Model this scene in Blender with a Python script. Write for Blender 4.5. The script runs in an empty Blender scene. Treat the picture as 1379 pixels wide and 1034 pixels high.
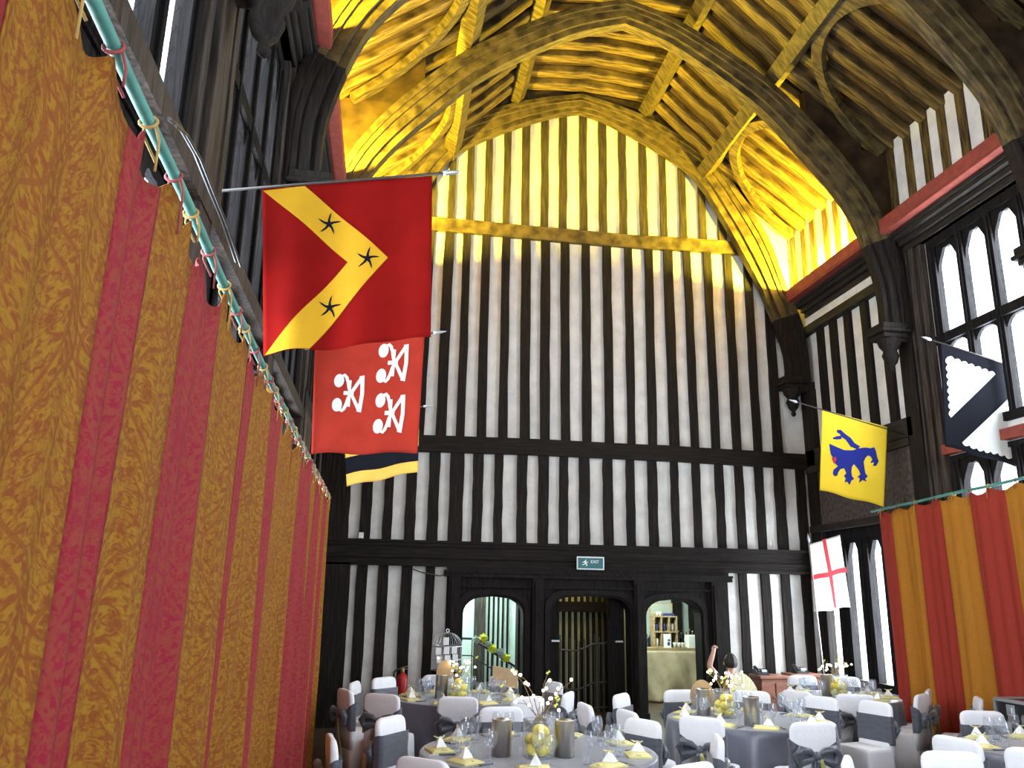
import bpy, math, random
from mathutils import Vector
random.seed(7)
SC = bpy.context.scene
COL = SC.collection
PI = math.pi

# ------------------------------------------------------------------ camera
W, H, F = 1379, 1034, 1100.0
YAW, PITCH, ROLL = math.radians(8.3), math.radians(14.7), math.radians(1.0)
EYE = Vector((0, 0, 2.1))
fwd = Vector((math.sin(YAW)*math.cos(PITCH), math.cos(YAW)*math.cos(PITCH), math.sin(PITCH)))
r0 = Vector((math.cos(YAW), -math.sin(YAW), 0)); u0 = r0.cross(fwd)
RT = r0*math.cos(ROLL) + u0*math.sin(ROLL); UP = -r0*math.sin(ROLL) + u0*math.cos(ROLL)
cam = bpy.data.cameras.new('camera'); camo = bpy.data.objects.new('camera', cam); COL.objects.link(camo)
cam.sensor_width = 36; cam.lens = F/W*36; cam.clip_start = 0.05
from mathutils import Matrix
m = Matrix((RT, UP, -fwd)).transposed().to_4x4(); m.translation = EYE
camo.matrix_world = m
SC.camera = camo
def _ray(x, y): return RT*((x-W/2)/F) + UP*((H/2-y)/F) + fwd
def atY(x, y, Y): d = _ray(x, y); return EYE + d*((Y-EYE.y)/d.y)
def atX(x, y, X): d = _ray(x, y); return EYE + d*((X-EYE.x)/d.x)
def atZ(x, y, Z): d = _ray(x, y); return EYE + d*((Z-EYE.z)/d.z)

# ------------------------------------------------------------------ materials
def nmat(name):
    mt = bpy.data.materials.new(name); mt.use_nodes = True
    nt = mt.node_tree; return mt, nt, nt.nodes, nt.links, nt.nodes['Principled BSDF']
def pmat(name, col, rough=.6, metal=0., var=.0, scale=6., stretch=(1, 1, 1), bump=0., bscale=None, spec=.5, col2=None, emis=None, estr=0., sheen=0., contrast=(.35, .65)):
    mt, nt, N, L, b = nmat(name)
    b.inputs['Base Color'].default_value = (*col, 1); b.inputs['Roughness'].default_value = rough; b.inputs['Metallic'].default_value = metal
    b.inputs['Specular IOR Level'].default_value = spec
    if sheen: b.inputs['Sheen Weight'].default_value = sheen
    if emis: b.inputs['Emission Color'].default_value = (*emis, 1); b.inputs['Emission Strength'].default_value = estr
    if var or bump or col2:
        tc = N.new('ShaderNodeTexCoord'); mp = N.new('ShaderNodeMapping'); mp.inputs['Scale'].default_value = stretch
        L.new(tc.outputs['Object'], mp.inputs['Vector'])
        nz = N.new('ShaderNodeTexNoise'); nz.inputs['Scale'].default_value = scale; nz.inputs['Detail'].default_value = 6
        L.new(mp.outputs[0], nz.inputs['Vector'])
        if var or col2:
            cr = N.new('ShaderNodeValToRGB')
            c2 = col2 or tuple(min(1, c*(1+var)) for c in col); c1 = col if col2 else tuple(c*(1-var) for c in col)
            cr.color_ramp.elements[0].color = (*c1, 1); cr.color_ramp.elements[1].color = (*c2, 1)
            cr.color_ramp.elements[0].position = contrast[0]; cr.color_ramp.elements[1].position = contrast[1]
            L.new(nz.outputs['Fac'], cr.inputs[0]); L.new(cr.outputs[0], b.inputs['Base Color'])
        if bump:
            bp = N.new('ShaderNodeBump'); bp.inputs['Strength'].default_value = bump; bp.inputs['Distance'].default_value = .02
            n2 = nz
            if bscale:
                n2 = N.new('ShaderNodeTexNoise'); n2.inputs['Scale'].default_value = bscale; n2.inputs['Detail'].default_value = 4
                L.new(mp.outputs[0], n2.inputs['Vector'])
            L.new(n2.outputs['Fac'], bp.inputs['Height']); L.new(bp.outputs[0], b.inputs['Normal'])
    return mt

M = {}
M['plaster'] = pmat('limewashed_plaster', (.64, .61, .57), .85, var=.10, scale=3.5, bump=.25, bscale=14)
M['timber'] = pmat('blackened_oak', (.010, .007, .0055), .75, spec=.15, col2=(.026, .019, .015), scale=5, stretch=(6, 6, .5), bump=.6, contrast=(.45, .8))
M['timber_x'] = pmat('blackened_oak_beam', (.010, .007, .0055), .75, spec=.15, col2=(.026, .019, .015), scale=5, stretch=(.5, 6, 6), bump=.6, contrast=(.45, .8))
M['timber_y'] = pmat('weathered_oak_beam', (.015, .011, .009), .7, spec=.25, col2=(.038, .029, .023), scale=5, stretch=(6, .5, 6), bump=.6, contrast=(.45, .8))
M['gablewood_lit'] = pmat('lit_gable_oak', (.022, .015, .009), .65, spec=.25, col2=(.075, .055, .03), scale=5, stretch=(6, 6, .5), bump=.6, contrast=(.4, .8))  # wall oak made lighter: trough lamp light put into the colour
M['windowoak'] = pmat('window_oak', (.006, .005, .005), .75, spec=.08, col2=(.014, .012, .012), scale=5, stretch=(6, 6, .5), bump=.4)
M['greyoak'] = pmat('grey_brown_oak', (.020, .015, .012), .7, spec=.2, col2=(.065, .050, .042), scale=5, stretch=(6, 6, .5), bump=.5)
M['roofwood'] = pmat('roof_oak', (.026, .014, .004), .6, spec=.3, col2=(.16, .10, .028), scale=4.5, stretch=(.6, 6, .6), bump=.9, contrast=(.36, .66))
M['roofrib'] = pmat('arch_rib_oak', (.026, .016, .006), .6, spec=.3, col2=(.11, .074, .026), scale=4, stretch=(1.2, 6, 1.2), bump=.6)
M['roofboard'] = pmat('roof_boarding', (.018, .009, .004), .8, spec=.2, col2=(.06, .033, .013), scale=4, stretch=(.7, 6, .7), bump=.5)
M['redpaint'] = pmat('brick_red_paint', (.23, .050, .036), .7, spec=.12, var=.12, scale=8)
M['floor'] = pmat('dark_floorboards', (.045, .028, .018), .45, col2=(.10, .06, .038), scale=5, stretch=(6, .5, 1))
M['darkpanel'] = pmat('dark_screen_panel', (.006, .0045, .004), .7, spec=.12, col2=(.016, .012, .010), scale=5, stretch=(6, 6, .6), bump=.4)
M['brick'] = pmat('soot_dark_brick', (.03, .022, .02), .8, col2=(.085, .06, .052), scale=14, bump=.8)
M['metal'] = pmat('brushed_steel', (.62, .58, .54), .28, 1.0, var=.08, scale=4, stretch=(20, 20, .4))
M['blackiron'] = pmat('black_iron', (.012, .012, .014), .45)
M['mint'] = pmat('mint_green_paint', (.075, .24, .20), .55, spec=.3, var=.15, scale=10)
M['cord'] = pmat('golden_cord', (.42, .25, .07), .8)
M['redcord'] = pmat('red_cloth_tie', (.28, .05, .05), .8)
M['cover'] = pmat('white_chair_cover_cloth', (.78, .76, .78), .75, var=.03, scale=6, bump=.15, bscale=40, sheen=.2)
M['sash'] = pmat('slate_grey_satin', (.080, .084, .104), .32, var=.15, scale=7, stretch=(1, 1, 5), bump=.3, sheen=.3)
M['olive'] = pmat('olive_yellow_satin', (.36, .33, .10), .35, var=.15, scale=7, bump=.2)
M['cloth'] = pmat('slate_grey_tablecloth', (.115, .113, .145), .38, var=.08, scale=9, bump=.1, sheen=.4, spec=.6)
M['napkin'] = pmat('lemon_yellow_napkin', (.74, .66, .30), .8)
M['card'] = pmat('white_card', (.88, .87, .84), .7)
M['kraft'] = pmat('kraft_card', (.42, .29, .16), .85, var=.08, scale=9)
M['lemon'] = pmat('lemon_peel', (.80, .66, .05), .4, bump=.15, bscale=60)
M['twig'] = pmat('brown_twig', (.22, .16, .09), .8)
M['leafbud'] = pmat('yellow_green_bud', (.55, .58, .10), .7)
M['bulb'] = pmat('glowing_bulb', (1, .9, .6), .4, emis=(1, .80, .45), estr=22)
M['extred'] = pmat('extinguisher_red', (.50, .02, .02), .3)
M['brass'] = pmat('dull_brass', (.45, .36, .16), .35, .8)
M['exitgreen'] = pmat('exit_sign_green', (.012, .11, .12), .4)
M['exitwhite'] = pmat('exit_sign_white', (.78, .82, .80), .5)
M['hessian'] = pmat('hessian_cloth', (.46, .38, .25), .9, var=.12, scale=5, bump=.3, bscale=120)
M['crate'] = pmat('pale_crate_wood', (.34, .24, .12), .7, var=.2, scale=5, stretch=(1, 1, 5))
M['bottle'] = pmat('dark_glass_bottle', (.012, .02, .03), .12, spec=.8)
M['bluebox'] = pmat('dark_blue_box', (.03, .05, .20), .5)
M['greencard'] = pmat('grey_green_card', (.30, .33, .28), .7)
M['sidewood'] = pmat('reddish_oak', (.25, .095, .055), .5, var=.2, scale=5, stretch=(.6, 6, 6))
M['blackplastic'] = pmat('black_plastic', (.012, .012, .013), .35)
M['alu'] = pmat('aluminium_edge', (.70, .72, .74), .35, .9)
M['skin'] = pmat('skin', (.55, .30, .22), .55)
M['blackshirt'] = pmat('black_shirt', (.012, .012, .014), .9)
M['hair'] = pmat('dark_brown_hair', (.020, .012, .009), .6, bump=.5, bscale=60)
M['paleyellow'] = pmat('pale_yellow_paper', (.88, .84, .58), .8, var=.05, scale=8)
M['yellowpom'] = pmat('yellow_tissue_paper', (.62, .62, .05), .9)
M['greypom'] = pmat('grey_tissue_paper', (.32, .36, .36), .9)
M['offwhite'] = pmat('off_white_plastic', (.70, .70, .68), .5)
M['flagred'] = pmat('flag_red_cloth', (.20, .006, .005), .95, spec=.04, var=.10, scale=3, bump=.25, bscale=200)
M['flagred2'] = pmat('faded_red_cloth', (.33, .030, .018), .95, spec=.04, var=.10, scale=3, bump=.25, bscale=200)
M['flaggold'] = pmat('flag_gold_cloth', (.56, .30, .02), .95, spec=.04, var=.06, scale=3, bump=.2, bscale=200)
M['flagamber'] = pmat('flag_amber_cloth', (.62, .36, .07), .95, spec=.05, var=.06, scale=3)
M['flagyellow'] = pmat('flag_yellow_cloth', (.66, .45, .03), .95, spec=.05, var=.05, scale=3)
M['flagblack'] = pmat('flag_black_cloth', (.008, .008, .011), .95, spec=.05)
M['flagwhite'] = pmat('flag_white_cloth', (.60, .59, .55), .95, spec=.05, var=.03, scale=3)
M['flagblue'] = pmat('flag_blue_cloth', (.018, .024, .17), .95, spec=.05)
M['crossred'] = pmat('flag_cross_red', (.36, .008, .016), .85)
M['pole'] = pmat('dark_flag_pole', (.05, .04, .035), .5)
M['silverpole'] = pmat('grey_flag_pole', (.45, .46, .48), .4, .6)
M['oliveplaster'] = pmat('ochre_plaster', (.42, .38, .20), .85, var=.1, scale=3)
M['coolplaster'] = pmat('pale_green_plaster', (.52, .60, .56), .85, var=.05, scale=3)

def glass_mat(name, tint=(.92, .96, 1), gl=.12, leads=False, edge=.5, body=0.):
    mt, nt, N, L, b = nmat(name); N.remove(b); out = N['Material Output']
    tr = N.new('ShaderNodeBsdfTransparent'); tr.inputs[0].default_value = (*tint, 1)
    gs = N.new('ShaderNodeBsdfGlossy'); gs.inputs['Roughness'].default_value = .04
    fr = N.new('ShaderNodeLayerWeight'); fr.inputs[0].default_value = .25
    pw = N.new('ShaderNodeMath'); pw.operation = 'POWER'; pw.inputs[1].default_value = 3.; L.new(fr.outputs['Facing'], pw.inputs[0])
    ad = N.new('ShaderNodeMath'); ad.operation = 'MULTIPLY_ADD'; ad.inputs[1].default_value = edge; ad.inputs[2].default_value = gl; ad.use_clamp = True
    L.new(pw.outputs[0], ad.inputs[0])
    mx = N.new('ShaderNodeMixShader'); L.new(ad.outputs[0], mx.inputs[0]); L.new(tr.outputs[0], mx.inputs[1]); L.new(gs.outputs[0], mx.inputs[2])
    last = mx
    if body:
        df = N.new('ShaderNodeBsdfTranslucent'); df.inputs[0].default_value = (.85, .88, .95, 1)
        d2 = N.new('ShaderNodeBsdfDiffuse'); d2.inputs[0].default_value = (.85, .88, .95, 1)
        am = N.new('ShaderNodeMixShader'); L.new(df.outputs[0], am.inputs[1]); L.new(d2.outputs[0], am.inputs[2])
        bf = N.new('ShaderNodeMath'); bf.operation = 'MULTIPLY_ADD'; bf.inputs[1].default_value = body*2; bf.inputs[2].default_value = body; L.new(pw.outputs[0], bf.inputs[0])
        mb_ = N.new('ShaderNodeMixShader'); L.new(bf.outputs[0], mb_.inputs[0]); L.new(mx.outputs[0], mb_.inputs[1]); L.new(am.outputs[0], mb_.inputs[2]); last = mx = mb_
    if leads:
        tc = N.new('ShaderNodeTexCoord'); sx = N.new('ShaderNodeSeparateXYZ'); L.new(tc.outputs['Object'], sx.inputs[0])
        def mth(op, a, bb):
            n = N.new('ShaderNodeMath'); n.operation = op
            for i, v in enumerate((a, bb)):
                if isinstance(v, (int, float)): n.inputs[i].default_value = v
                else: L.new(v, n.inputs[i])
            return n.outputs[0]
        def band(sgn):
            s = mth('MULTIPLY', sx.outputs['Y'], 1.45)
            s = mth('ADD' if sgn > 0 else 'SUBTRACT', s, sx.outputs['Z'])
            s = mth('MULTIPLY', s, 7.0); s = mth('FRACT', s, 0)
            return mth('LESS_THAN', s, .035)
        f = mth('MAXIMUM', band(1), band(-1))
        dk = N.new('ShaderNodeBsdfDiffuse'); dk.inputs[0].default_value = (.03, .03, .035, 1)
        m2 = N.new('ShaderNodeMixShader'); L.new(f, m2.inputs[0]); L.new(mx.outputs[0], m2.inputs[1]); L.new(dk.outputs[0], m2.inputs[2]); last = m2
    L.new(last.outputs[0], out.inputs['Surface'])
    return mt
M['glass'] = glass_mat('clear_glass', (.93, .95, .98), .07, edge=.7, body=.10)
M['leaded'] = glass_mat('leaded_window_glass', (.95, .98, 1), .02, True, .04)

def damask(name, base, pat, soft):
    """mirrored ornament woven into a cloth strip; u runs across the strip, v down it (metres)"""
    mt, nt, N, L, b = nmat(name); b.inputs['Roughness'].default_value = .75; b.inputs['Specular IOR Level'].default_value = .12
    uv = N.new('ShaderNodeUVMap'); sx = N.new('ShaderNodeSeparateXYZ'); L.new(uv.outputs[0], sx.inputs[0])
    def mth(op, a, bb=0.):
        n = N.new('ShaderNodeMath'); n.operation = op
        for i, v in enumerate((a, bb)):
            if isinstance(v, (int, float)): n.inputs[i].default_value = v
            else: L.new(v, n.inputs[i])
        return n.outputs[0]
    a = mth('PINGPONG', sx.outputs['X'], .28)
    v = mth('PINGPONG', sx.outputs['Y'], .42)
    cb = N.new('ShaderNodeCombineXYZ'); L.new(a, cb.inputs[0]); L.new(v, cb.inputs[1])
    nz = N.new('ShaderNodeTexNoise'); nz.inputs['Scale'].default_value = 40; nz.inputs['Detail'].default_value = 3; nz.inputs['Distortion'].default_value = 1.0
    L.new(cb.outputs[0], nz.inputs['Vector'])
    # ogee lattice lines
    s1 = mth('MULTIPLY', v, 2*PI/.84); s1 = mth('COSINE', s1); s1 = mth('MULTIPLY', s1, .10); s1 = mth('ADD', s1, .14)
    d = mth('SUBTRACT', a, s1); d = mth('ABSOLUTE', d); d = mth('SUBTRACT', d, .030); d = mth('ABSOLUTE', d); line = mth('LESS_THAN', d, .007)
    # leaf motif rings
    dv = mth('SUBTRACT', v, .33); dv = mth('MULTIPLY', dv, .7); r = mth('ADD', mth('MULTIPLY', dv, dv), mth('MULTIPLY', a, a)); r = mth('SQRT', r); r = mth('MULTIPLY', r, 26.); r = mth('FRACT', r); ring = mth('LESS_THAN', r, .3)
    near = mth('LESS_THAN', mth('ADD', mth('MULTIPLY', dv, dv), mth('MULTIPLY', a, a)), .011)
    ring = mth('MULTIPLY', ring, near)
    cr = N.new('ShaderNodeValToRGB'); cr.color_ramp.elements[0].position = .40; cr.color_ramp.elements[1].position = .60
    L.new(nz.outputs['Fac'], cr.inputs[0])
    f = mth('MAXIMUM', mth('MULTIPLY', cr.outputs[0], .85), mth('MULTIPLY', mth('MAXIMUM', line, ring), .7))
    n2 = N.new('ShaderNodeTexNoise'); n2.inputs['Scale'].default_value = 2.2; L.new(uv.outputs[0], n2.inputs['Vector'])
    f = mth('MULTIPLY', f, soft)
    mx = N.new('ShaderNodeMix'); mx.data_type = 'RGBA'; mx.inputs[6].default_value = (*base, 1); mx.inputs[7].default_value = (*pat, 1)
    L.new(f, mx.inputs[0]); L.new(mx.outputs[2], b.inputs['Base Color'])
    bp = N.new('ShaderNodeBump'); bp.inputs['Strength'].default_value = .2; bp.inputs['Distance'].default_value = .01
    n3 = N.new('ShaderNodeTexNoise'); n3.inputs['Scale'].default_value = 260; L.new(uv.outputs[0], n3.inputs['Vector'])
    L.new(n3.outputs['Fac'], bp.inputs['Height']); L.new(bp.outputs[0], b.inputs['Normal'])
    return mt
M['damgold'] = damask('gold_damask', (.26, .125, .012), (.17, .030, .010), .92)
M['damred'] = damask('red_damask', (.225, .012, .026), (.235, .052, .026), .8)
M['plaingold'] = damask('dull_gold_weave', (.40, .16, .018), (.30, .095, .016), .35)
M['plainred'] = damask('dull_red_weave', (.30, .035, .022), (.25, .028, .016), .35)

# ------------------------------------------------------------------ mesh builder
class MB:
    def __init__(s): s.v = []; s.f = []; s.uv = []; s.hasuv = False
    def add(s, vs, fs, uvs=None):
        k = len(s.v); s.v += [tuple(p) for p in vs]; s.f += [tuple(i+k for i in f) for f in fs]
        s.uv += uvs if uvs else [(0, 0)]*len(vs)
        if uvs: s.hasuv = True
        return s
    def box(s, x0, y0, z0, x1, y1, z1):
        vs = [(x, y, z) for z in (z0, z1) for y in (y0, y1) for x in (x0, x1)]
        return s.add(vs, [(0, 2, 3, 1), (4, 5, 7, 6), (0, 1, 5, 4), (2, 6, 7, 3), (0, 4, 6, 2), (1, 3, 7, 5)])
    def bar(s, a, b, w, d, up=(0, 0, 1)):
        a = Vector(a); b = Vector(b); t = (b-a).normalized(); u = Vector(up)
        if abs(t.dot(u)) > .99: u = Vector((1, 0, 0))
        p = t.cross(u).normalized(); q = p.cross(t)
        vs = []
        for c in (a, b):
            for i, j in ((-1, -1), (1, -1), (1, 1), (-1, 1)): vs.append(c + p*(w/2*i) + q*(d/2*j))
        return s.add(vs, [(0, 3, 2, 1), (4, 5, 6, 7), (0, 1, 5, 4), (1, 2, 6, 5), (2, 3, 7, 6), (3, 0, 4, 7)])
    def tube(s, pts, r, n=8, closed=False, r2=None):
        pts = [Vector(p) for p in pts]; k = len(pts); vs = []; fs = []
        prev = None
        for i, p in enumerate(pts):
            if closed: t = pts[(i+1) % k]-pts[i-1]
            else: t = pts[min(i+1, k-1)]-pts[max(i-1, 0)]
            t.normalize()
            if prev is None: u = Vector((0, 0, 1)) if abs(t.z) < .9 else Vector((1, 0, 0)); u = (u - t*u.dot(t)).normalized()
            else: u = prev - t*prev.dot(t); u = u.normalized() if u.length > 1e-6 else Vector((1, 0, 0))
            prev = u; w = t.cross(u)
            ri = r[i] if isinstance(r, (list, tuple)) else r
            for j in range(n):
                a = 2*PI*j/n; vs.append(p + u*(ri*math.cos(a)) + w*((r2 if r2 else ri)*math.sin(a)))
        for i in range(k if closed else k-1):
            for j in range(n):
                a = i*n+j; b2 = i*n+(j+1) % n; c = ((i+1) % k)*n+(j+1) % n; d = ((i+1) % k)*n+j
                fs.append((a, b2, c, d))
        if not closed: fs.append(tuple(range(n-1, -1, -1))); fs.append(tuple((k-1)*n+j for j in range(n)))
        return s.add(vs, fs)
    def lathe(s, prof, n=16, c=(0, 0, 0), cap=True):
        vs = []; fs = []; k = len(prof)
        for r, z in prof:
            for j in range(n):
                a = 2*PI*j/n; vs.append((c[0]+r*math.cos(a), c[1]+r*math.sin(a), c[2]+z))
        for i in range(k-1):
            for j in range(n): fs.append((i*n+j, i*n+(j+1) % n, (i+1)*n+(j+1) % n, (i+1)*n+j))
        if cap: fs.append(tuple(range(n-1, -1, -1))); fs.append(tuple((k-1)*n+j for j in range(n)))
        return s.add(vs, fs)
    def loft(s, secs, cap=True):
        n = len(secs[0]); vs = [p for q in secs for p in q]; fs = []
        for i in range(len(secs)-1):
            for j in range(n): fs.append((i*n+j, i*n+(j+1) % n, (i+1)*n+(j+1) % n, (i+1)*n+j))
        if cap: fs.append(tuple(range(n-1, -1, -1))); fs.append(tuple((len(secs)-1)*n+j for j in range(n)))
        return s.add(vs, fs)
    def grid(s, fn, nu, nv, uvfn=None):
        vs = [fn(i/nu, j/nv) for j in range(nv+1) for i in range(nu+1)]
        uv = [uvfn(i/nu, j/nv) for j in range(nv+1) for i in range(nu+1)] if uvfn else None
        fs = [(j*(nu+1)+i, j*(nu+1)+i+1, (j+1)*(nu+1)+i+1, (j+1)*(nu+1)+i) for j in range(nv) for i in range(nu)]
        return s.add(vs, fs, uv)
    def prism(s, poly, fn, t0, t1):
        """poly: 2-D outline; fn(a, b, t) -> point; extruded from t0 to t1"""
        n = len(poly); vs = [fn(a, b, t0) for a, b in poly] + [fn(a, b, t1) for a, b in poly]
        return s.add(vs, [tuple(range(n-1, -1, -1)), tuple(range(n, 2*n))] + [(i, (i+1) % n, n+(i+1) % n, n+i) for i in range(n)])
    def strip(s, A, B, fn, t0, t1):
        """solid between two polylines A and B (2-D, same count), extruded t0..t1"""
        k = len(A); vs = []
        for t in (t0, t1):
            vs += [fn(a, b, t) for a, b in A] + [fn(a, b, t) for a, b in B]
        fs = []
        for i in range(k-1):
            fs.append((i, i+1, k+i+1, k+i)); o = 2*k
            fs.append((o+i+1, o+i, o+k+i, o+k+i+1))
            fs.append((i, o+i, o+i+1, i+1)); fs.append((k+i, k+i+1, o+k+i+1, o+k+i))
        o = 2*k
        fs.append((0, k, o+k, o)); fs.append((k-1, o+k-1, o+2*k-1, 2*k-1))
        return s.add(vs, fs)
    def ball(s, c, r, n=10, mth=6, sz=1.):
        prof = [(max(1e-4, r*math.sin(PI*i/mth)), -r*sz*math.cos(PI*i/mth)) for i in range(mth+1)]
        return s.lathe(prof, n, c, cap=False)
    def build(s, name, mat, parent=None, smooth=False, loc=None, bevel=0.):
        me = bpy.data.meshes.new(name); me.from_pydata([tuple(p) for p in s.v], [], s.f); me.update()
        if s.hasuv:
            ul = me.uv_layers.new(name='UVMap')
            for lp in me.loops: ul.data[lp.index].uv = s.uv[lp.vertex_index]
        import bmesh
        bm = bmesh.new(); bm.from_mesh(me); bmesh.ops.recalc_face_normals(bm, faces=bm.faces); bm.to_mesh(me); bm.free()
        if smooth:
            for p in me.polygons: p.use_smooth = True
        for q in (mat if isinstance(mat, (list, tuple)) else [mat]): me.materials.append(q)
        o = bpy.data.objects.new(name, me); COL.objects.link(o)
        if parent: o.parent = parent
        if loc: o.location = loc
        if bevel:
            b = o.modifiers.new('bevel', 'BEVEL'); b.width = bevel; b.segments = 2; b.limit_method = 'ANGLE'
        if smooth == 'auto':
            pass
        return o
def tag(o, label=None, cat=None, group=None, kind=None):
    if label: o['label'] = label
    if cat: o['category'] = cat
    if group: o['group'] = group
    if kind: o['kind'] = kind
    return o
def empty(name, loc=(0, 0, 0), rz=0.):
    o = bpy.data.objects.new(name, None); COL.objects.link(o); o.empty_display_size = .1
    o.location = loc; o.rotation_euler = (0, 0, rz); return o
def thing(name, label, cat, loc=(0, 0, 0), rz=0., group=None): return tag(empty(name, loc, rz), label, cat, group)
def structure(name): return tag(empty(name), kind='structure')
KIDS = {}
def dup(root, loc, rz, label=None, group=None, scale=None):
    r = root.copy(); COL.objects.link(r); r.location = loc; r.rotation_euler = (0, 0, rz)
    if scale: r.scale = scale
    if label: r['label'] = label
    if group: r['group'] = group
    for ch in list(root.children):
        c = ch.copy(); COL.objects.link(c); c.parent = r
        for g in list(ch.children):
            d = g.copy(); COL.objects.link(d); d.parent = c
    return r
def copymesh(o, parent=None, loc=None, rz=None):
    c = o.copy(); COL.objects.link(c)
    if parent: c.parent = parent
    if loc is not None: c.location = loc
    if rz is not None: c.rotation_euler[2] = rz
    return c
XYZ = lambda a, b, t: (a, t, b)      # outline in x,z; extruded along y
YZX = lambda a, b, t: (t, a, b)      # outline in y,z; extruded along x
def rrect(w, d, r, z, cx=0, cy=0, n=6):
    pts = []
    r = min(r, w/2-1e-4, d/2-1e-4)
    for qx, qy, a0 in ((1, 1, 0), (-1, 1, PI/2), (-1, -1, PI), (1, -1, 1.5*PI)):
        for i in range(n):
            a = a0 + PI/2*i/(n-1)
            pts.append((cx+qx*(w/2-r)+r*math.cos(a), cy+qy*(d/2-r)+r*math.sin(a), z))
    return pts

# ================================================================== THE HALL
D = 14.8; XL, XR = -1.4, 8.1; XC = 3.45; Y0 = -1.6
TRUSS_Y = [14.58, 11.35, 8.15, 5.0, 1.85]
fl = tag(MB().box(XL-.3, Y0, -.15, XR+.3, 20.2, 0).build('floor', M['floor']), kind='structure')

def wobble_post(x0, x1, z0, z1, y0, y1, amp=.008, n=7, lean=0.):
    mb = MB(); secs = []
    for i in range(n+1):
        t = i/n; z = z0+(z1-z0)*t; a = random.uniform(-amp, amp)+lean*(t-.5); b = random.uniform(-amp, amp)+lean*(t-.5)
        secs.append([(x0+a, y0, z), (x1+b, y0, z), (x1+b, y1, z), (x0+a, y1, z)])
    return mb.loft(secs)

# ---- end wall
we = structure('wall_end')
p = MB()
p.box(XL, D, 0, 1.06, D+.2, 2.66); p.box(6.2, D, 0, XR, D+.2, 2.66); p.box(XL, D, 2.66, XR, D+.2, 12.2)
p.build('plaster', M['plaster'], we)
def xs_at(px_list, yc, sc, ox, oy): return [atY(ox+q*sc, oy+yc*sc, D-.06).x for q in px_list]
COLLAR = (9.0, 9.28); MID = (4.63, 4.94); LOW = (2.60, 3.03)
def stud_row(tops, bots, z0, z1, w):
    for a, b in zip(tops, bots):
        ww = w*random.uniform(.88, 1.14)
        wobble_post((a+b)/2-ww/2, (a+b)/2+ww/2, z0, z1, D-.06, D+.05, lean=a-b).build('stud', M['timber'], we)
s_ = .49315
def arch_z(off, prof):
    off = abs(off)
    for (a, za), (b, zb) in zip(prof, prof[1:]):
        if a <= off <= b: return za+(zb-za)*(off-a)/max(1e-6, b-a)
    return prof[-1][1]
OUT1 = [(0, 12.15), (1.3, 11.79), (2.7, 11.0), (3.46, 9.98), (3.89, 9.2), (4.16, 8.28), (4.48, 7.36), (4.54, 6.3)]
INN1 = [(0, 11.84), (.54, 11.69), (1.47, 11.24), (2.38, 10.63), (2.92, 9.79), (3.35, 8.95), (3.72, 8.18), (4.12, 6.97), (4.14, 6.3)]
# gable studs above the collar, in oak lightened as if lamplit
for x in xs_at([-60, -8, 45, 97, 147, 197, 248, 300, 352, 402, 458, 512, 567, 623, 677, 730, 782, 835, 872], 300, s_, 560, 130):
    zt = arch_z(x-XC, OUT1)-.05
    if zt > COLLAR[1]+.1:
        ww = random.uniform(.135, .165)
        wobble_post(x-ww/2, x+ww/2, COLLAR[1]-.05, zt, D-.06, D+.05).build('stud', M['gablewood_lit'], we)
tops = xs_at([-120, -66, -12, 40, 92, 140, 192, 247, 302, 355, 408, 465, 522, 580, 635, 688, 740, 795, 850, 903, 955], 400, s_, 560, 130)
bots = xs_at([-155, -98, -45, 10, 68, 122, 180, 238, 298, 353, 410, 468, 530, 590, 648, 707, 763, 820, 877, 933, 988], 925, s_, 560, 130)
stud_row(tops, bots, MID[1]-.05, COLLAR[0]+.05, .165)
mids = xs_at([48, 107, 167, 228, 290, 411, 468, 533, 592, 648, 705, 770, 832, 893, 954, 1014, 1078, 1133, 1188, 1243, 1302], 270, s_, 440, 560)
stud_row(mids, mids, LOW[1]-.05, MID[0]+.05, .17)
xw = xs_at([352], 270, s_, 440, 560)
wobble_post(xw[0]-.125, xw[0]+.125, LOW[1]-.05, MID[0]+.05, D-.07, D+.05).build('stud', M['timber'], we)
lo = [atY(q, 839, D-.06).x for q in (483.8, 512.8, 544.6, 576.6)] + xs_at([1145, 1207, 1262, 1320], 570, s_, 440, 560)
stud_row(lo, lo, 0, LOW[0]+.05, .17)
def rail(name, pts, h, y0, y1, mat='timber_x', mould=None):
    """pts: (x, z of the underside)"""
    mb = MB(); secs = []
    for x, z in pts:
        a = random.uniform(-.008, .008); secs.append([(x, y0, z+a), (x, y1, z), (x, y1, z+h), (x, y0, z+h+a)])
    mb.loft(secs)
    return mb.build(name, M[mat], we)
rail('collar_beam', [(XL+.4+i*.62, COLLAR[0]+.02*math.sin(i*.6)) for i in range(14)], .27, D-.10, D+.05, 'roofrib')  # lighter rib oak carries the lamp glow on the collar in its colour
rail('rail', [(XL+i*.6, MID[0]-.02+.06*math.sin(PI*i/16)) for i in range(17)], .30, D-.10, D+.05)
mb = MB(); mb.box(XL, D-.13, LOW[0]+.06, XR, D+.05, LOW[1]-.06); mb.box(XL, D-.17, LOW[1]-.07, XR, D+.02, LOW[1]); mb.box(XL, D-.20, LOW[1]-.015, XR, D, LOW[1]+.03)
mb.box(XL, D-.16, LOW[0]+.02, XR, D+.02, LOW[0]+.07); mb.box(XL, D-.18, LOW[0]+.16, XR, D, LOW[0]+.19); mb.build('moulded_bressummer', M['timber_x'], we)
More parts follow.
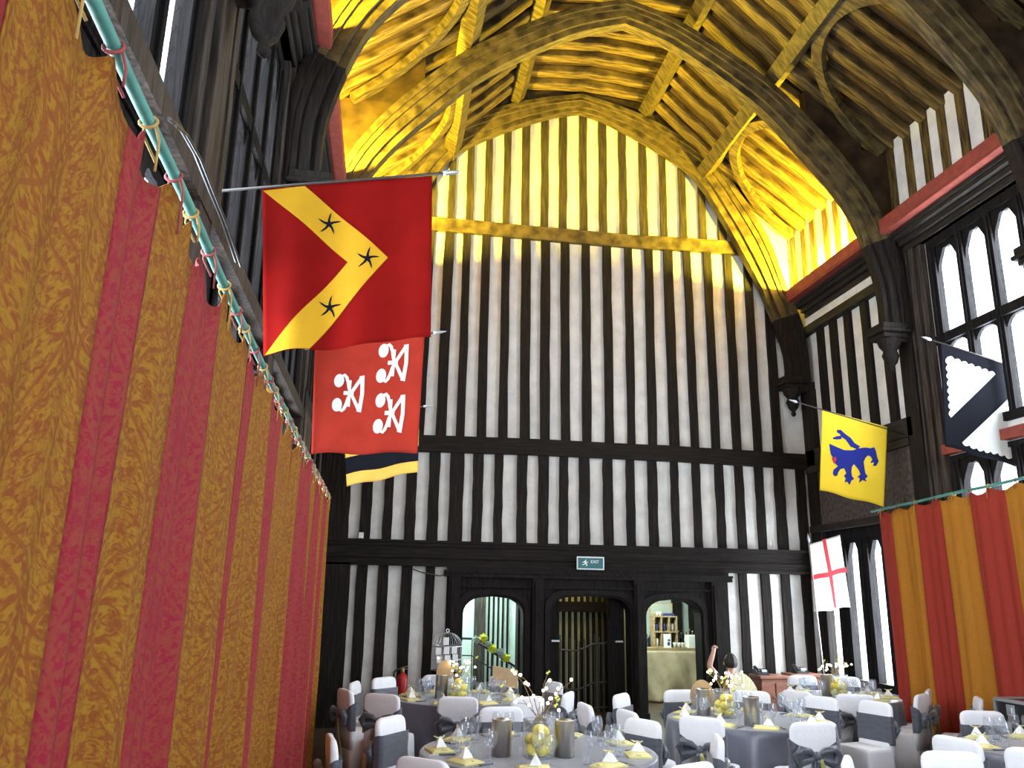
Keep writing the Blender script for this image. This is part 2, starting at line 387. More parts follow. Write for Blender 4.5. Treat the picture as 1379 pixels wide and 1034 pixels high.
# corner posts at the two ends of the wall
wobble_post(XL, atY(467, 840, D-.1).x, 0, LOW[0]+.05, D-.16, D+.05).build('corner_post', M['timber'], we)
wobble_post(XL, atY(471, 660, D-.1).x, LOW[1]-.03, MID[0]+.02, D-.12, D+.05).build('corner_post', M['timber'], we)
# ---- screen with three arched doorways
DOORS = [(1.35, 2.41, 2.13), (2.90, 4.35, 2.16), (4.64, 5.66, 2.13)]
sc = MB(); ya, yb = D-.14, D+.2
edges = [1.06]+[q for d in DOORS for q in d[:2]]+[6.2]
for i in range(0, len(edges), 2): sc.box(edges[i], ya, 0, edges[i+1], yb, 2.66)
def flat_arch(x0, x1, zt, r=.34, drop=.30, n=7):
    pts = []
    for i in range(n): a = PI/2*i/(n-1); pts.append((x0+r*(1-math.cos(a)), zt-drop+drop*math.sin(a)*.93))
    pts.append(((x0+x1)/2, zt))
    for i in range(n): a = PI/2*(1-i/(n-1)); pts.append((x1-r*(1-math.cos(a)), zt-drop+drop*math.sin(a)*.93))
    return pts
for x0, x1, zt in DOORS:
    A = flat_arch(x0, x1, zt); sc.strip(A, [(a, 2.66) for a, b in A], XYZ, ya, yb)
sc.build('door_screen', M['darkpanel'], we)
for x0, x1, zt in DOORS:   # moulded arch round each doorway
    A = [(x0-.03, 0)]+flat_arch(x0-.03, x1+.03, zt+.03)+[(x1+.03, 0)]; B = [(x0-.11, 0)]+flat_arch(x0-.11, x1+.11, zt+.11)+[(x1+.11, 0)]
    MB().strip(A, B, XYZ, ya-.05, ya+.02).build('door_arch', M['darkpanel'], we)
for x in (1.18, 2.655, 4.495, 5.95):
    MB().box(x-.1, ya-.09, 0, x+.1, ya, 2.45).box(x-.055, ya-.12, .3, x+.055, ya-.05, 2.38).box(x-.13, ya-.13, 0, x+.13, ya, .22).build('screen_post', M['darkpanel'], we)
MB().box(1.0, ya-.11, 2.45, 6.25, ya+.05, 2.52).box(1.0, ya-.15, 2.52, 6.25, ya+.05, 2.56).box(1.06, ya-.06, 2.56, 6.2, ya+.05, 2.62).box(1.1, ya-.07, 2.28, 6.1, ya+.02, 2.31).build('screen_lintel', M['darkpanel'], we)

# ---- windows (dark oak frames, cusped lights)
def cusped(y0, y1, zs, zt, n=16):
    """outline of a cusped pointed head between two mullions"""
    pts = []; c = (y0+y1)/2; hw = (y1-y0)/2
    for i in range(n+1):
        t = i/n; u = -1+2*t
        env = 1-abs(u)**2.0
        z = zs+(zt-zs)*(env**.62)
        cus = .045*abs(math.sin(1.5*PI*(u+1)))
        z -= cus*(1 if abs(u) < .98 else 0)
        pts.append((c+hw*u, max(zs-.02, z)))
    return pts
WN = [0]
def window(X, side, lights, z0, zt, transom=None, y_lo=None, y_hi=None, depth=.10, frame='windowoak', cill=.12, sink=0., label=None, top=.22):
    """side +1: the room is towards -x (wall on the east); lights: list of (ya, yb)"""
    WN[0] += 1
    w = structure('window_%d' % WN[0])
    xa, xb = (X-depth*.35, X+depth) if side > 0 else (X+depth*.35, X-depth)
    lights = sorted(lights); ylo = y_lo if y_lo is not None else lights[0][0]-.12; yhi = y_hi if y_hi is not None else lights[-1][1]+.12
    f = MB(); b = lambda y0, zz0, y1, zz1, e=0.: f.box(min(xa, xb)-e, y0, zz0, max(xa, xb)+e, y1, zz1)
    b(ylo, z0-cill, yhi, z0, .03); b(ylo, zt+.03, yhi, zt+top)
    ed = [ylo]+[q for l in lights for q in l]+[yhi]
    for i in range(0, len(ed), 2): b(ed[i], z0, ed[i+1], zt+.03)
    tiers = [(z0, zt)] if transom is None else [(z0, transom-.07), (transom+.07, zt)]
    if transom is not None: b(ylo, transom-.07, yhi, transom+.07, .02)
    for k, (a, c) in enumerate(tiers):
        for y0, y1 in lights:
            sp = c-min(.42, (y1-y0)*1.05) if k == len(tiers)-1 else c-.16
            A = cusped(y0, y1, sp, c-.01) if k == len(tiers)-1 else [(y0+(y1-y0)*i/16, sp+.15*(1-abs(2*i/16-1)**3)) for i in range(17)]
            f.strip(A, [(q, c+.03) for q, _ in A], YZX, min(xa, xb)+.04, max(xa, xb)-.02)
    f.build('frame', M[frame], w)
    for i in range(2, len(ed)-1, 2):      # moulded fillets on the mullions, on the room side
        ym = (ed[i]+ed[i+1])/2
        MB().box(xa-.03, ym-.025, z0, xa+.03, ym+.025, zt).build('mullion', M[frame], w)
    g = X+side*depth*.6
    for y0, y1 in lights:
        MB().add([(g, y0-.02, z0-.02), (g, y1+.02, z0-.02), (g, y1+.02, zt+.02), (g, y0-.02, zt+.02)], [(0, 1, 2, 3)]).build('pane', M['leaded'], w)
    return w
def daylight(name, X, side, y0, y1, z0, z1, power, col=(.82, .91, 1)):
    l = bpy.data.lights.new(name, 'AREA'); l.shape = 'RECTANGLE'; l.size = y1-y0; l.size_y = z1-z0; l.energy = power; l.color = col
    o = bpy.data.objects.new(name, l); COL.objects.link(o); o.location = (X, (y0+y1)/2, (z0+z1)/2)
    o.rotation_euler = (PI/2, 0, PI/2 if side > 0 else -PI/2)
    return o
SKY = 150.0   # watts per square metre of window
def sky(X, side, y0, y1, z0, z1, k=1.): return daylight('daylight', X, side, y0, y1, z0, z1, SKY*k*(y1-y0)*(z1-z0))

# ---- the long walls
def wallpanel(root, X, side, y0, y1, z0, z1, mat='plaster', name='plaster'):
    a, b = (X, X+.2) if side > 0 else (X-.2, X)
    return MB().box(a, y0, z0, b, y1, z1).build(name, M[mat], root)
def vpost(root, X, side, yc, w, z0, z1, d=.07, mat='timber', name='stud'):
    a, b = (X-d, X+.05) if side > 0 else (X-.05, X+d)
    return wobble_post(a, b, z0, z1, yc-w/2, yc+w/2, amp=.004).build(name, M[mat], root)
def hrail(root, X, side, y0, y1, z0, z1, d=.10, mat='timber_y', name='rail'):
    a, b = (X-d, X+.05) if side > 0 else (X-.05, X+d)
    return MB().box(a, y0, z0, b, y1, z1).build(name, M[mat], root)
def bay_wall(root, X, side, y0, y1, holes):
    """plaster between y0 and y1 with window holes stacked vertically: (ya, yb, z0, z1)"""
    zs = 0
    for ya_, yb_, a, b in sorted(holes, key=lambda h: h[2]):
        wallpanel(root, X, side, y0, y1, zs, a); zs = b
        if ya_ > y0: wallpanel(root, X, side, y0, ya_, a, b)
        if yb_ < y1: wallpanel(root, X, side, yb_, y1, a, b)
    wallpanel(root, X, side, y0, y1, zs, 9.6)
wr = structure('wall_right'); wl = structure('wall_left')
# right, far bay: tall cusped window low down, panel and studs above
LA = [(q-.2, q+.2) for q in (14.36, 13.60, 12.90, 12.20)]
bay_wall(wr, XR, 1, 11.35, D, [(11.9, 14.66, .80, 3.40)])
window(XR, 1, LA, .86, 3.20, y_lo=11.9, y_hi=14.66)
sky(XR+.35, 1, 11.6, 14.9, .5, 3.7, .9)
MB().box(XR-.10, 11.5, 3.42, XR+.02, 14.7, 4.55).build('dark_panelling', M['brick'], wr)
for z in (3.40, 4.52): hrail(wr, XR, 1, 11.5, D-.05, z, z+.12, .16)
hrail(wr, XR, 1, 11.4, D-.05, 4.66, 4.96, .14)
for y in (14.02, 13.55, 13.05, 12.50, 11.95): vpost(wr, XR, 1, y, .19, 4.9, 7.5)
hrail(wr, XR, 1, 11.4, D-.05, 7.26, 7.42, .14)
MB().box(XR-.09, 11.5, 7.42, XR+.02, D-.1, 7.60).build('plaster_strip', M['plaster'], wr)
# right, second bay: upper window, low lit lights behind the curtain
LB = [(q-.235, q+.235) for q in (10.34, 9.74, 9.14, 8.56)]
bay_wall(wr, XR, 1, 8.15, 11.35, [(8.2, 10.75, 2.7, 4.22), (8.2, 10.75, 4.5, 7.6)])
window(XR, 1, LB, 4.62, 7.42, transom=5.98, y_lo=8.2, y_hi=10.75, depth=.08)
sky(XR+.4, 1, 8.1, 10.9, 4.4, 7.7, .85)
window(XR, 1, [(q-.25, q+.25) for q in (10.34, 9.74, 9.14, 8.56)], 2.75, 4.12, y_lo=8.2, y_hi=10.75, depth=.12, top=.1)
sky(XR+.35, 1, 8.2, 10.75, 2.6, 4.3, .5)
MB().box(XR-.14, 8.3, 4.24, XR+.02, 10.78, 4.38).build('red_sill', M['redpaint'], wr)
for y in (10.86, 11.02, 11.2): vpost(wr, XR, 1, y, .13, 0, 7.7, .08+.03*(y > 11), 'greyoak', 'board')
hrail(wr, XR, 1, 8.2, 11.3, 7.6, 7.75, .10)
# nearer bays on the same side, and the left wall bays
for i, (y0, y1) in enumerate(((5.0, 8.15), (1.85, 5.0))):
    LQ = [(y0+.45+.6*k-.235+.1, y0+.45+.6*k+.235+.1) for k in range(4)]
    bay_wall(wr, XR, 1, y0, y1, [(y0+.15, y1-.35, 4.5, 7.6)])
    window(XR, 1, LQ, 4.62, 7.42, transom=5.98, y_lo=y0+.15, y_hi=y1-.35, depth=.08)
    sky(XR+.4, 1, y0, y1-.1, 4.4, 7.7, .40)
wallpanel(wr, XR, 1, Y0, 1.85, 0, 9.6)
# left wall
bay_wall(wl, XL, -1, 11.35, D, [])
for y in (14.4, 13.9, 13.4, 12.9, 12.4, 11.9): vpost(wl, XL, -1, y, .2, 4.9, 7.7)
hrail(wl, XL, -1, 11.4, D-.05, 4.62, 4.92, .14)
MB().box(XL-.02, 11.5, 0, XL+.16, 14.65, 4.62).build('dark_panelling', M['brick'], wl)
for y in (13.6, 12.6): vpost(wl, XL, -1, y, .16, 0, 4.6, .22)
for i, (y0, y1) in enumerate(((8.15, 11.35), (5.0, 8.15), (1.85, 5.0))):
    LQ = [(y0+.62+.62*k-.22, y0+.62+.62*k+.22) for k in range(4)]
    holes = [(y0+.25, y1-.3, 4.60, 7.6)]
    if i < 3: holes.append((y0+.2, y1-.25, 2.9, 4.44))
    bay_wall(wl, XL, -1, y0, y1, holes)
    window(XL, -1, LQ, 4.74, 7.42, transom=6.0, y_lo=y0+.25, y_hi=y1-.3, depth=.08)
    sky(XL-.45, -1, y0+.2, y1-.2, 4.6, 7.7, .3)
    window(XL, -1, [((a+b)/2-.285, (a+b)/2+.285) for a, b in LQ], 3.0, 4.37, y_lo=y0+.2, y_hi=y1-.25, depth=.08, top=.08)
    sky(XL-.3, -1, y0+.2, y1-.25, 2.9, 4.5, .5)
    for k, y in enumerate((y1-.27, y1-.16, y0+.12, y0+.24)): vpost(wl, XL, -1, y, .10, 4.55, 7.75, .10+.05*(k % 2), 'greyoak', 'board')
hrail(wl, XL, -1, 1.85, 11.35, 4.44, 4.60, .15, 'greyoak')
hrail(wl, XL, -1, 1.85, 11.35, 7.6, 7.8, .14)
wallpanel(wl, XL, -1, Y0, 1.85, 0, 9.6)
wb = structure('wall_back')
bx0, bx1, bz0, bz1 = .7, 6.3, 1.1, 4.7      # unseen window added behind the camera to brighten the end wall
q = MB(); q.box(XL-.2, Y0-.2, 0, XR+.2, Y0, bz0).box(XL-.2, Y0-.2, bz1, XR+.2, Y0, 12.4).box(XL-.2, Y0-.2, bz0, bx0, Y0, bz1).box(bx1, Y0-.2, bz0, XR+.2, Y0, bz1)
q.build('plaster', M['plaster'], wb)
WN[0] += 1; fill_window = structure('window_%d' % WN[0]); q = MB()  # made-up window, there for the light it lets in
for k in range(8): x = bx0+(bx1-bx0)*k/7; q.box(x-.05, Y0-.15, bz0, x+.05, Y0, bz1)
for z in (bz0, 3.0, bz1): q.box(bx0, Y0-.15, z-.06, bx1, Y0, z+.06)
q.build('frame', M['windowoak'], fill_window)
for k in range(7):
    xa, xb = bx0+(bx1-bx0)*k/7, bx0+(bx1-bx0)*(k+1)/7
    MB().add([(xa, Y0-.1, bz0), (xb, Y0-.1, bz0), (xb, Y0-.1, bz1), (xa, Y0-.1, bz1)], [(0, 1, 2, 3)]).build('pane', M['leaded'], fill_window)
fill_light = daylight('daylight', 0, 1, bx0, bx1, bz0, bz1, SKY*.26*(bx1-bx0)*(bz1-bz0)); fill_light.location = ((bx0+bx1)/2, Y0-.4, (bz0+bz1)/2); fill_light.rotation_euler = (PI/2, 0, 0)  # added fill light behind the made-up window

# ---- cornices: red fascia with a lamp trough behind it, mouldings beneath
def cornice(root, X, side, y0, y1):
    s = -side; xf = X+s*.5
    bx = lambda mb, a, b, z0, z1: mb.box(min(a, b), y0, z0, max(a, b), y1, z1)
    bx(MB(), xf, xf-s*.05, 7.93, 8.14).build('fascia', M['redpaint'], root, bevel=.012)
    bx(MB(), xf-s*.01, xf-s*.17, 7.90, 7.945).build('red_soffit', M['redpaint'], root)
    q = MB(); bx(q, xf-s*.17, X, 7.90, 7.95); bx(q, xf-s*.16, X, 7.84, 7.90); bx(q, xf-s*.20, X, 7.78, 7.84); bx(q, xf-s*.30, X, 7.70, 7.78); bx(q, xf-s*.38, X, 7.6, 7.7)
    q.build('moulding', M['timber_y'], root)
    bx(MB(), X, X+s*.04, 7.55, 7.70)
for i in range(4):
    y1, y0 = TRUSS_Y[i]-.17, TRUSS_Y[i+1]+.17
    for nm, X, side in (('right', XR, 1), ('left', XL, -1)):
        c = structure('trim_%d' % (2*i+(1 if side > 0 else 2)))
        cornice(c, X, side, y0, y1)

# ---- roof
ROOF = [(4.75, 9.22), (2.6, 10.82), (1.35, 12.02), (0, 12.14)]
ce = structure('ceiling')
def roofz(off): return arch_z(off, sorted(ROOF))
P = [(XC-a, b+.17) for a, b in ROOF]+[(XC+a, b+.17) for a, b in reversed(ROOF[:-1])]
MB().strip(P, [(a, b+.12) for a, b in P], XYZ, Y0, D+.2).build('roof_boards', M['roofboard'], ce)
FULL = [(XC-a, z) for a, z in ROOF]+[(XC+a, z) for a, z in reversed(ROOF[:-1])]
A = []; B = []
for (a, za), (b, zb) in zip(FULL, FULL[1:]):
    for k in range(5):
        t = k/5; j = random.uniform(-.018, .018); A.append((a+(b-a)*t, za+(zb-za)*t+j)); B.append((a+(b-a)*t, za+(zb-za)*t+.19))
A.append(FULL[-1]); B.append((FULL[-1][0], FULL[-1][1]+.19))
raf = MB().strip(A, B, XYZ, -.105, .105).build('rafter', M['roofwood'], ce, bevel=.035)
RY = []
for i in range(32):
    y = D-.2-.43*i+random.uniform(-.03, .03); RY.append(y)
    o = raf if i == 0 else copymesh(raf, ce)
    o.location = (0, y, random.uniform(-.03, .02)); o.scale = (1, random.uniform(.78, 1.05), 1)
for sgn in (-1, 1):
    wobx = XC+sgn*(4.5 if sgn > 0 else 4.62)
    X = XR if sgn > 0 else XL
    w = wr if sgn > 0 else wl
    MB().box(min(wobx, X), 1.85, 8.0, max(wobx, X), D, 9.7).build('ashlar_plaster', M['plaster'], w)
    for y in RY:
        if y < 3: continue
        wobble_post(wobx-.03, wobx+.03, 8.0, 9.6, y-.085, y+.085, amp=.003).build('ashlar_stud', M['roofwood'], w)
    for off, z, s2 in ((2.6, 10.70, .25), (1.35, 11.90, .22)):
        pm = MB(); secs = []
        for k in range(20):
            y = Y0+(14.7-Y0)*k/19; a = random.uniform(-.012, .012)
            c, sn = math.cos(.6*sgn), math.sin(.6*sgn)
            secs.append([(XC+sgn*off+a+(u*c-v*sn)*s2/2, y, z+(u*sn+v*c)*s2/2) for u, v in ((-1, -1), (1, -1), (1, 1), (-1, 1))])
        pm.loft(secs).build('purlin', M['roofrib'], ce)
# wind braces: curved arms in the plane of the lower slope
def slope_pt(sgn, t, y, dz=-.09):
    a, za = 4.55, ROOF[0][1]+.13; b, zb = 2.6, 10.82
    return Vector((XC+sgn*(a+(b-a)*t), y, za+(zb-za)*t+dz))
for i in range(4):
    y1, y0 = TRUSS_Y[i]-.15, TRUSS_Y[i+1]+.15; ym = (y0+y1)/2
    for sgn in (-1, 1):
        nrm = Vector((sgn*-.62, 0, -.78))
        for ye in (y0, y1):
            secs = []
            for k in range(15):
                a = PI/2*k/14
                t = .10+.84*math.sin(a); y = ye+(ym-ye)*(1-math.cos(a))
                t2 = .10+.84*math.sin(min(PI/2, a+.02)); y2 = ye+(ym-ye)*(1-math.cos(a+.02))
                c = slope_pt(sgn, t, y); tg = (slope_pt(sgn, t2, y2)-c).normalized(); sd = tg.cross(nrm).normalized()
                w_ = .075+.03*math.cos(a*2)**2
                secs.append([c+sd*w_+nrm*.06, c-sd*w_+nrm*.06, c-sd*w_-nrm*.06, c+sd*w_-nrm*.06])
            MB().loft(secs).build('wind_brace', M['roofrib'], ce)
# trusses
def resample(prof, n):
    L = [0]
    for p, q in zip(prof, prof[1:]): L.append(L[-1]+math.hypot(q[0]-p[0], q[1]-p[1]))
    # smooth with Catmull-Rom over the arc length, then resample
    dense = []
    for i in range(len(prof)-1):
        p0, p1, p2, p3 = prof[max(i-1, 0)], prof[i], prof[i+1], prof[min(i+2, len(prof)-1)]
        for k in range(8):
            t = k/8
            dense.append(tuple(.5*((2*p1[j])+(-p0[j]+p2[j])*t+(2*p0[j]-5*p1[j]+4*p2[j]-p3[j])*t*t+(-p0[j]+3*p1[j]-3*p2[j]+p3[j])*t**3) for j in (0, 1)))
    dense.append(prof[-1]); L = [0]
    for p, q in zip(dense, dense[1:]): L.append(L[-1]+math.hypot(q[0]-p[0], q[1]-p[1]))
    out = []
    for i in range(n):
        s = L[-1]*i/(n-1); k = 0
        while k < len(L)-2 and L[k+1] < s: k += 1
        t = (s-L[k])/max(1e-9, L[k+1]-L[k]); out.append(tuple(dense[k][j]+(dense[k+1][j]-dense[k][j])*t for j in (0, 1)))
    return out
INN2 = [(0, 11.40), (.9, 11.05), (2.2, 10.15), (2.95, 9.35), (3.5, 8.7), (3.85, 8.1), (4.13, 7.1), (4.15, 6.3)]
OUT2 = [(0, 11.78), (.95, 11.45), (2.35, 10.58), (3.2, 9.75), (3.8, 9.0), (4.18, 8.3), (4.5, 7.3), (4.54, 6.3)]
for i, Y in enumerate(TRUSS_Y):
    tr = structure('truss')
    I = resample(INN1 if i == 0 else INN2, 30); O = resample(OUT1 if i == 0 else OUT2, 30)
    lerp = lambda t: [(a[0]+(b[0]-a[0])*t, a[1]+(b[1]-a[1])*t) for a, b in zip(I, O)]
    for sgn in (-1, 1):
        g = lambda pts: [(XC+sgn*a*(1.055 if sgn < 0 else 1), b) for a, b in pts]
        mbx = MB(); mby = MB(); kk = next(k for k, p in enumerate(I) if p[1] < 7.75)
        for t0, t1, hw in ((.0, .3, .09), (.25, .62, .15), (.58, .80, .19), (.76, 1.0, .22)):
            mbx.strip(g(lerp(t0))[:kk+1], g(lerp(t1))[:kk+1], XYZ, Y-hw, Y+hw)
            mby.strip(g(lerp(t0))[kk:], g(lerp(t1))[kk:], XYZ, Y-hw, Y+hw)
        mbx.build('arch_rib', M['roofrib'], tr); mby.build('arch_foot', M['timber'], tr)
        if i:
            LOWP = [p for p in O if p[1] > 8.4 and p[0] > 3.0]; TOP = [(p[0], max(p[1], roofz(p[0])+.05)) for p in LOWP]
            MB().strip(g(LOWP), g(TOP), XYZ, Y-.09, Y+.09).build('principal_rafter', M['roofboard'], tr)
            L2 = [p for p in O if 7.5 < p[1] < 9.5]
            MB().strip(g(L2), g([(4.72, p[1]) for p in L2]), XYZ, Y-.10, Y+.10).build('spandrel', M['roofboard'], tr)
        X = XR if sgn > 0 else XL
        xin = XC+sgn*4.10*(1.055 if sgn < 0 else 1)
        # lower, unlit length of the post with capital and carved pendant
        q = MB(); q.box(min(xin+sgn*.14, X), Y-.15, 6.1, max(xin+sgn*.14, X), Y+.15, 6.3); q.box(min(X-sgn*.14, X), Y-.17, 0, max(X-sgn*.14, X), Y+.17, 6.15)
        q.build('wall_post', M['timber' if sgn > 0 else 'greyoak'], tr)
        cx = xin+sgn*.14
        q = MB()
        for z0, z1, e in ((6.16, 6.24, .20), (6.24, 6.30, .25), (6.30, 6.40, .22)): q.box(cx-e, Y-e, z0, cx+e, Y+e, z1)
        q.build('capital', M['timber'], tr, bevel=.02)
        MB().lathe([(.02, 5.62), (.05, 5.66), (.035, 5.72), (.09, 5.78), (.13, 5.90), (.10, 5.98), (.16, 6.06), (.19, 6.16), (.19, 6.2)], 14, (cx, Y, 0)).build('pendant', M['timber'], tr, smooth=True)

# ---- rooms beyond the screen
br = structure('wall_beyond')
MB().box(XL, 20.0, 0, XR, 20.2, 3.2).build('back_plaster', M['coolplaster'], br)
MB().box(XL-.1, D+.2, 2.9, XR+.1, 20.2, 3.1).build('back_ceiling', M['coolplaster'], br)
MB().box(XL-.2, D+.2, 0, XL, 20.2, 3.1).box(XR, D+.2, 0, XR+.2, 20.2, 3.1).build('side_plaster', M['coolplaster'], br)
MB().box(2.62, D+.2, 0, 2.72, 20, 3).box(4.44, D+.2, 0, 4.54, 20, 3).build('partition', M['coolplaster'], br)
# corridor seen through the first doorway: plaster then a close-set slatted screen
MB().box(XL, 17.6, 0, 2.62, 17.7, 3).build('corridor_plaster', M['coolplaster'], br)
a0 = atY(638, 850, 17.6).x; a1 = atY(652, 850, 17.6).x
MB().box(a0, 17.4, 0, a1, 17.62, 3).build('stud', M['greyoak'], br)
for k in range(9):
    x = a1+.07+k*.098; MB().box(x, 17.56, 0, x+.038, 17.62, 3).build('slat', M['timber'], br)
MB().box(2.38, 15.05, 0, 2.62, 15.35, 3).build('stud', M['timber'], br)
# middle: ochre plaster with narrow studs behind the barred gate
MB().box(2.72, 16.6, 0, 4.44, 16.7, 3).build('middle_plaster', M['oliveplaster'], br)
for k in range(14):
    x = 2.78+k*.122; MB().box(x, 16.52, 0, x+.05, 16.62, 3).build('slat', M['timber'], br)
MB().box(2.72, 16.45, 1.86, 4.44, 16.6, 2.06).build('rail', M['timber_x'], br)
for q0, q1 in ((905, 918), (958-30, 958-18), (940, 956)):
    x0_, x1_ = atY(q0*1., 830, 19.95).x, atY(q1*1., 830, 19.95).x
    MB().box(x0_, 19.9, 0, x1_, 20.02, 3).build('stud', M['timber'], br)
def lamp(name, loc, power, col, r=.05):
    l = bpy.data.lights.new(name, 'POINT'); l.energy = power; l.color = col; l.shadow_soft_size = r
    o = bpy.data.objects.new(name, l); COL.objects.link(o); o.location = loc; return o
lamp('corridor_lamp', (.9, 16.3, 2.7), 130, (.80, 1, .95), .15)
lamp('corridor_lamp', (1.9, 16.3, 2.7), 110, (.80, 1, .95), .15)
lamp('passage_lamp', (3.6, 15.9, 2.75), 20, (1, .80, .40), .1)
lamp('bar_lamp', (5.3, 17.2, 2.7), 170, (.92, 1, .92), .15)
lamp('bar_lamp', (5.6, 19.0, 2.8), 40, (.80, 1, .95), .15)
# ---- roof uplighters lying in the cornice troughs
AMB = (1, .81, .045)
for y, k in ((13.4, 1.), (12.8, 1.2), (12.1, 1.2)): lamp('trough_lamp', (XR-.26, y, 8.09), 1750*k, AMB, .03)
for y, k in ((13.4, 1.3), (12.8, 1.4), (12.1, 1.2), (10.4, .9), (9.2, .9), (7.2, .8), (6.0, .8), (4.2, .7)): lamp('trough_lamp', (XL+.26, y, 8.09 if y > 11.4 else 8.04), 1900*k, AMB, .03)

# ================================================================== CURTAINS
def zline(pts, y):
    for (a, za), (b, zb) in zip(pts, pts[1:]):
        if y <= b or (b, zb) == pts[-1]: return za+(zb-za)*(y-a)/(b-a)
def fold(y, seed):
    return .030*math.sin(2*PI*y/.71+seed)+.020*(1-2*abs(math.sin(PI*y/.47+2.1*seed+1))**.7)+.012*math.sin(2*PI*y/.19+seed*3)
def make_curtain(label, X, sgn, bounds, first, rod, ya, yb, mats, seed, pitch, sag=.30):
    """sgn: +1 when the room lies towards +x"""
    t = thing('curtain', label, 'curtain', (X, ya, 0))
    col = first
    ties = []
    y = ya+.12
    while y < yb: ties.append(y); y += pitch*random.uniform(.8, 1.2)
    def ztop(y):
        k = max([q for q in ties if q <= y] or [ya-.1]); n = min([q for q in ties if q > y] or [yb+.1])
        s = (y-k)/(n-k)
        return zline(rod, y)-.035-sag*(n-k)*math.sin(PI*s)**1.2*(.7+.6*((k*7.3) % 1))
    for a, b in zip(bounds, bounds[1:]):
        lo, hi = max(ya, min(a, b)), min(yb, max(a, b))
        if hi-lo > .01:
            nu = max(4, int((hi-lo)/.022)); nv = 26
            dp = random.uniform(.6, 1.25)
            def fn(u, v):
                yy = lo+(hi-lo)*u; zt = ztop(yy); z = zt*(1-v)+.03*v
                am = .7+1.0*min(1, v*1.6)
                return (sgn*(fold(yy, seed)*am*(.75+(dp-.75)*math.sin(PI*u))-.03*math.sin(PI*v*.5)), yy-ya+.02*math.sin(v*3+yy*4)*v, z)
            o = MB().grid(fn, nu, nv, lambda u, v: (lo+(hi-lo)*u-(lo+hi)/2, 4*v)).build(col+'_strip', M[mats[0] if col == 'red' else mats[1]], t, smooth=True)
            o['label'] = 'red patterned strip' if col == 'red' else 'gold patterned strip'
            sm = o.modifiers.new('thickness', 'SOLIDIFY'); sm.thickness = .004
        col = 'gold' if col == 'red' else 'red'
    for i, q in enumerate(ties):
        if q > yb-.02: continue
        zr = zline(rod, q); mb = MB(); R = .026
        mb.tube([(R*math.cos(a), q-ya+.012*math.sin(a), zr+R*math.sin(a)-.006) for a in [2*PI*k/12 for k in range(12)]], .0055, 6, closed=True)
        mb.tube([(R*.9*sgn, q-ya, zr-.02), (R*1.3*sgn, q-ya+.015, zr-.06), (R*1.2*sgn, q-ya+.02, zr-.11-.05*(i % 3))], 0.0045, 6)
        mb.tube([(-R*.8*sgn, q-ya+.02, zr+.01), (-R*1.6*sgn, q-ya+.10, zr+.0), (-R*.7*sgn, q-ya+.17, zr-.05)], .0045, 6)
        mb.build('tie', M['redcord' if i % 2 else 'cord'], t, smooth=True)
    return t
def make_rod(label, X, sgn, rod, wallX):
    y0, y1 = rod[0][0], rod[-1][0]
    t = thing('curtain_rod', label, 'curtain rod', (X, y0, 0))
    pts = [(0, y0+(y1-y0)*i/24-y0, zline(rod, y0+(y1-y0)*i/24)+.006*math.sin(i*1.7)) for i in range(25)]
    MB().tube(pts, .020, 10).build('pole', M['mint'], t, smooth=True)
    for k in (.18, .40, .62, .84):
        y = (y1-y0)*k; z = zline(rod, y0+y)
        MB().bar((0, y, z), (wallX-X, y, z+.05), .018, .018).build('bracket', M['blackiron'], t)
RODL = [(1.0, 3.56), (1.9, 3.525), (4.5, 3.43), (7.2, 3.385), (11.15, 3.355)]
RODR = [(2.2, 3.70), (9.1, 3.66), (12.45, 3.575)]
make_rod('mint green curtain pole over the long patterned curtain beside the camera', -.8, 1, RODL, XL)
make_rod('mint green curtain pole below the black and white flag', 7.8, -1, RODR, XR)
BL = [.5, .95, 1.5, 2.17, 2.61, 3.11, 3.56, 4.32, 4.77, 5.42, 5.94, 6.55, 6.85, 7.5, 8.3, 9.1, 9.6, 10.1, 10.6, 11.1]
make_curtain('red and gold damask striped curtain filling the side beside the camera', -.8, 1, BL, 'gold', RODL, 1.05, 11.08, ('damred', 'damgold'), 1.3, .30)
BR = [q*1.04 for q in (11.8, 11.46, 10.84, 10.33, 9.75, 9.1, 8.5, 7.9, 7.3, 6.7, 6.1, 5.5, 4.9, 4.3, 3.7, 3.1, 2.5)]
make_curtain('dull red and gold striped curtain across the hall under the black and white flag', 7.8, -1, BR, 'red', RODR, 2.6, 12.27, ('plainred', 'plaingold'), 2.2, .42, .13)
# black cable clipped along the oak rail
cb = [atX(x, y, -1.0) for x, y in ((228, 160), (243, 172), (262, 205), (285, 262), (300, 298), (318, 352))]
o0 = Vector(cb[0]); cbo = MB().tube([p-o0 for p in cb], .010, 6).tube([p-o0+Vector((.03, 0, -.03)) for p in cb], .007, 6).build('cable', M['blackiron'], loc=o0)
tag(cbo, 'pair of black cables running along the oak rail above the curtain pole', 'cable')

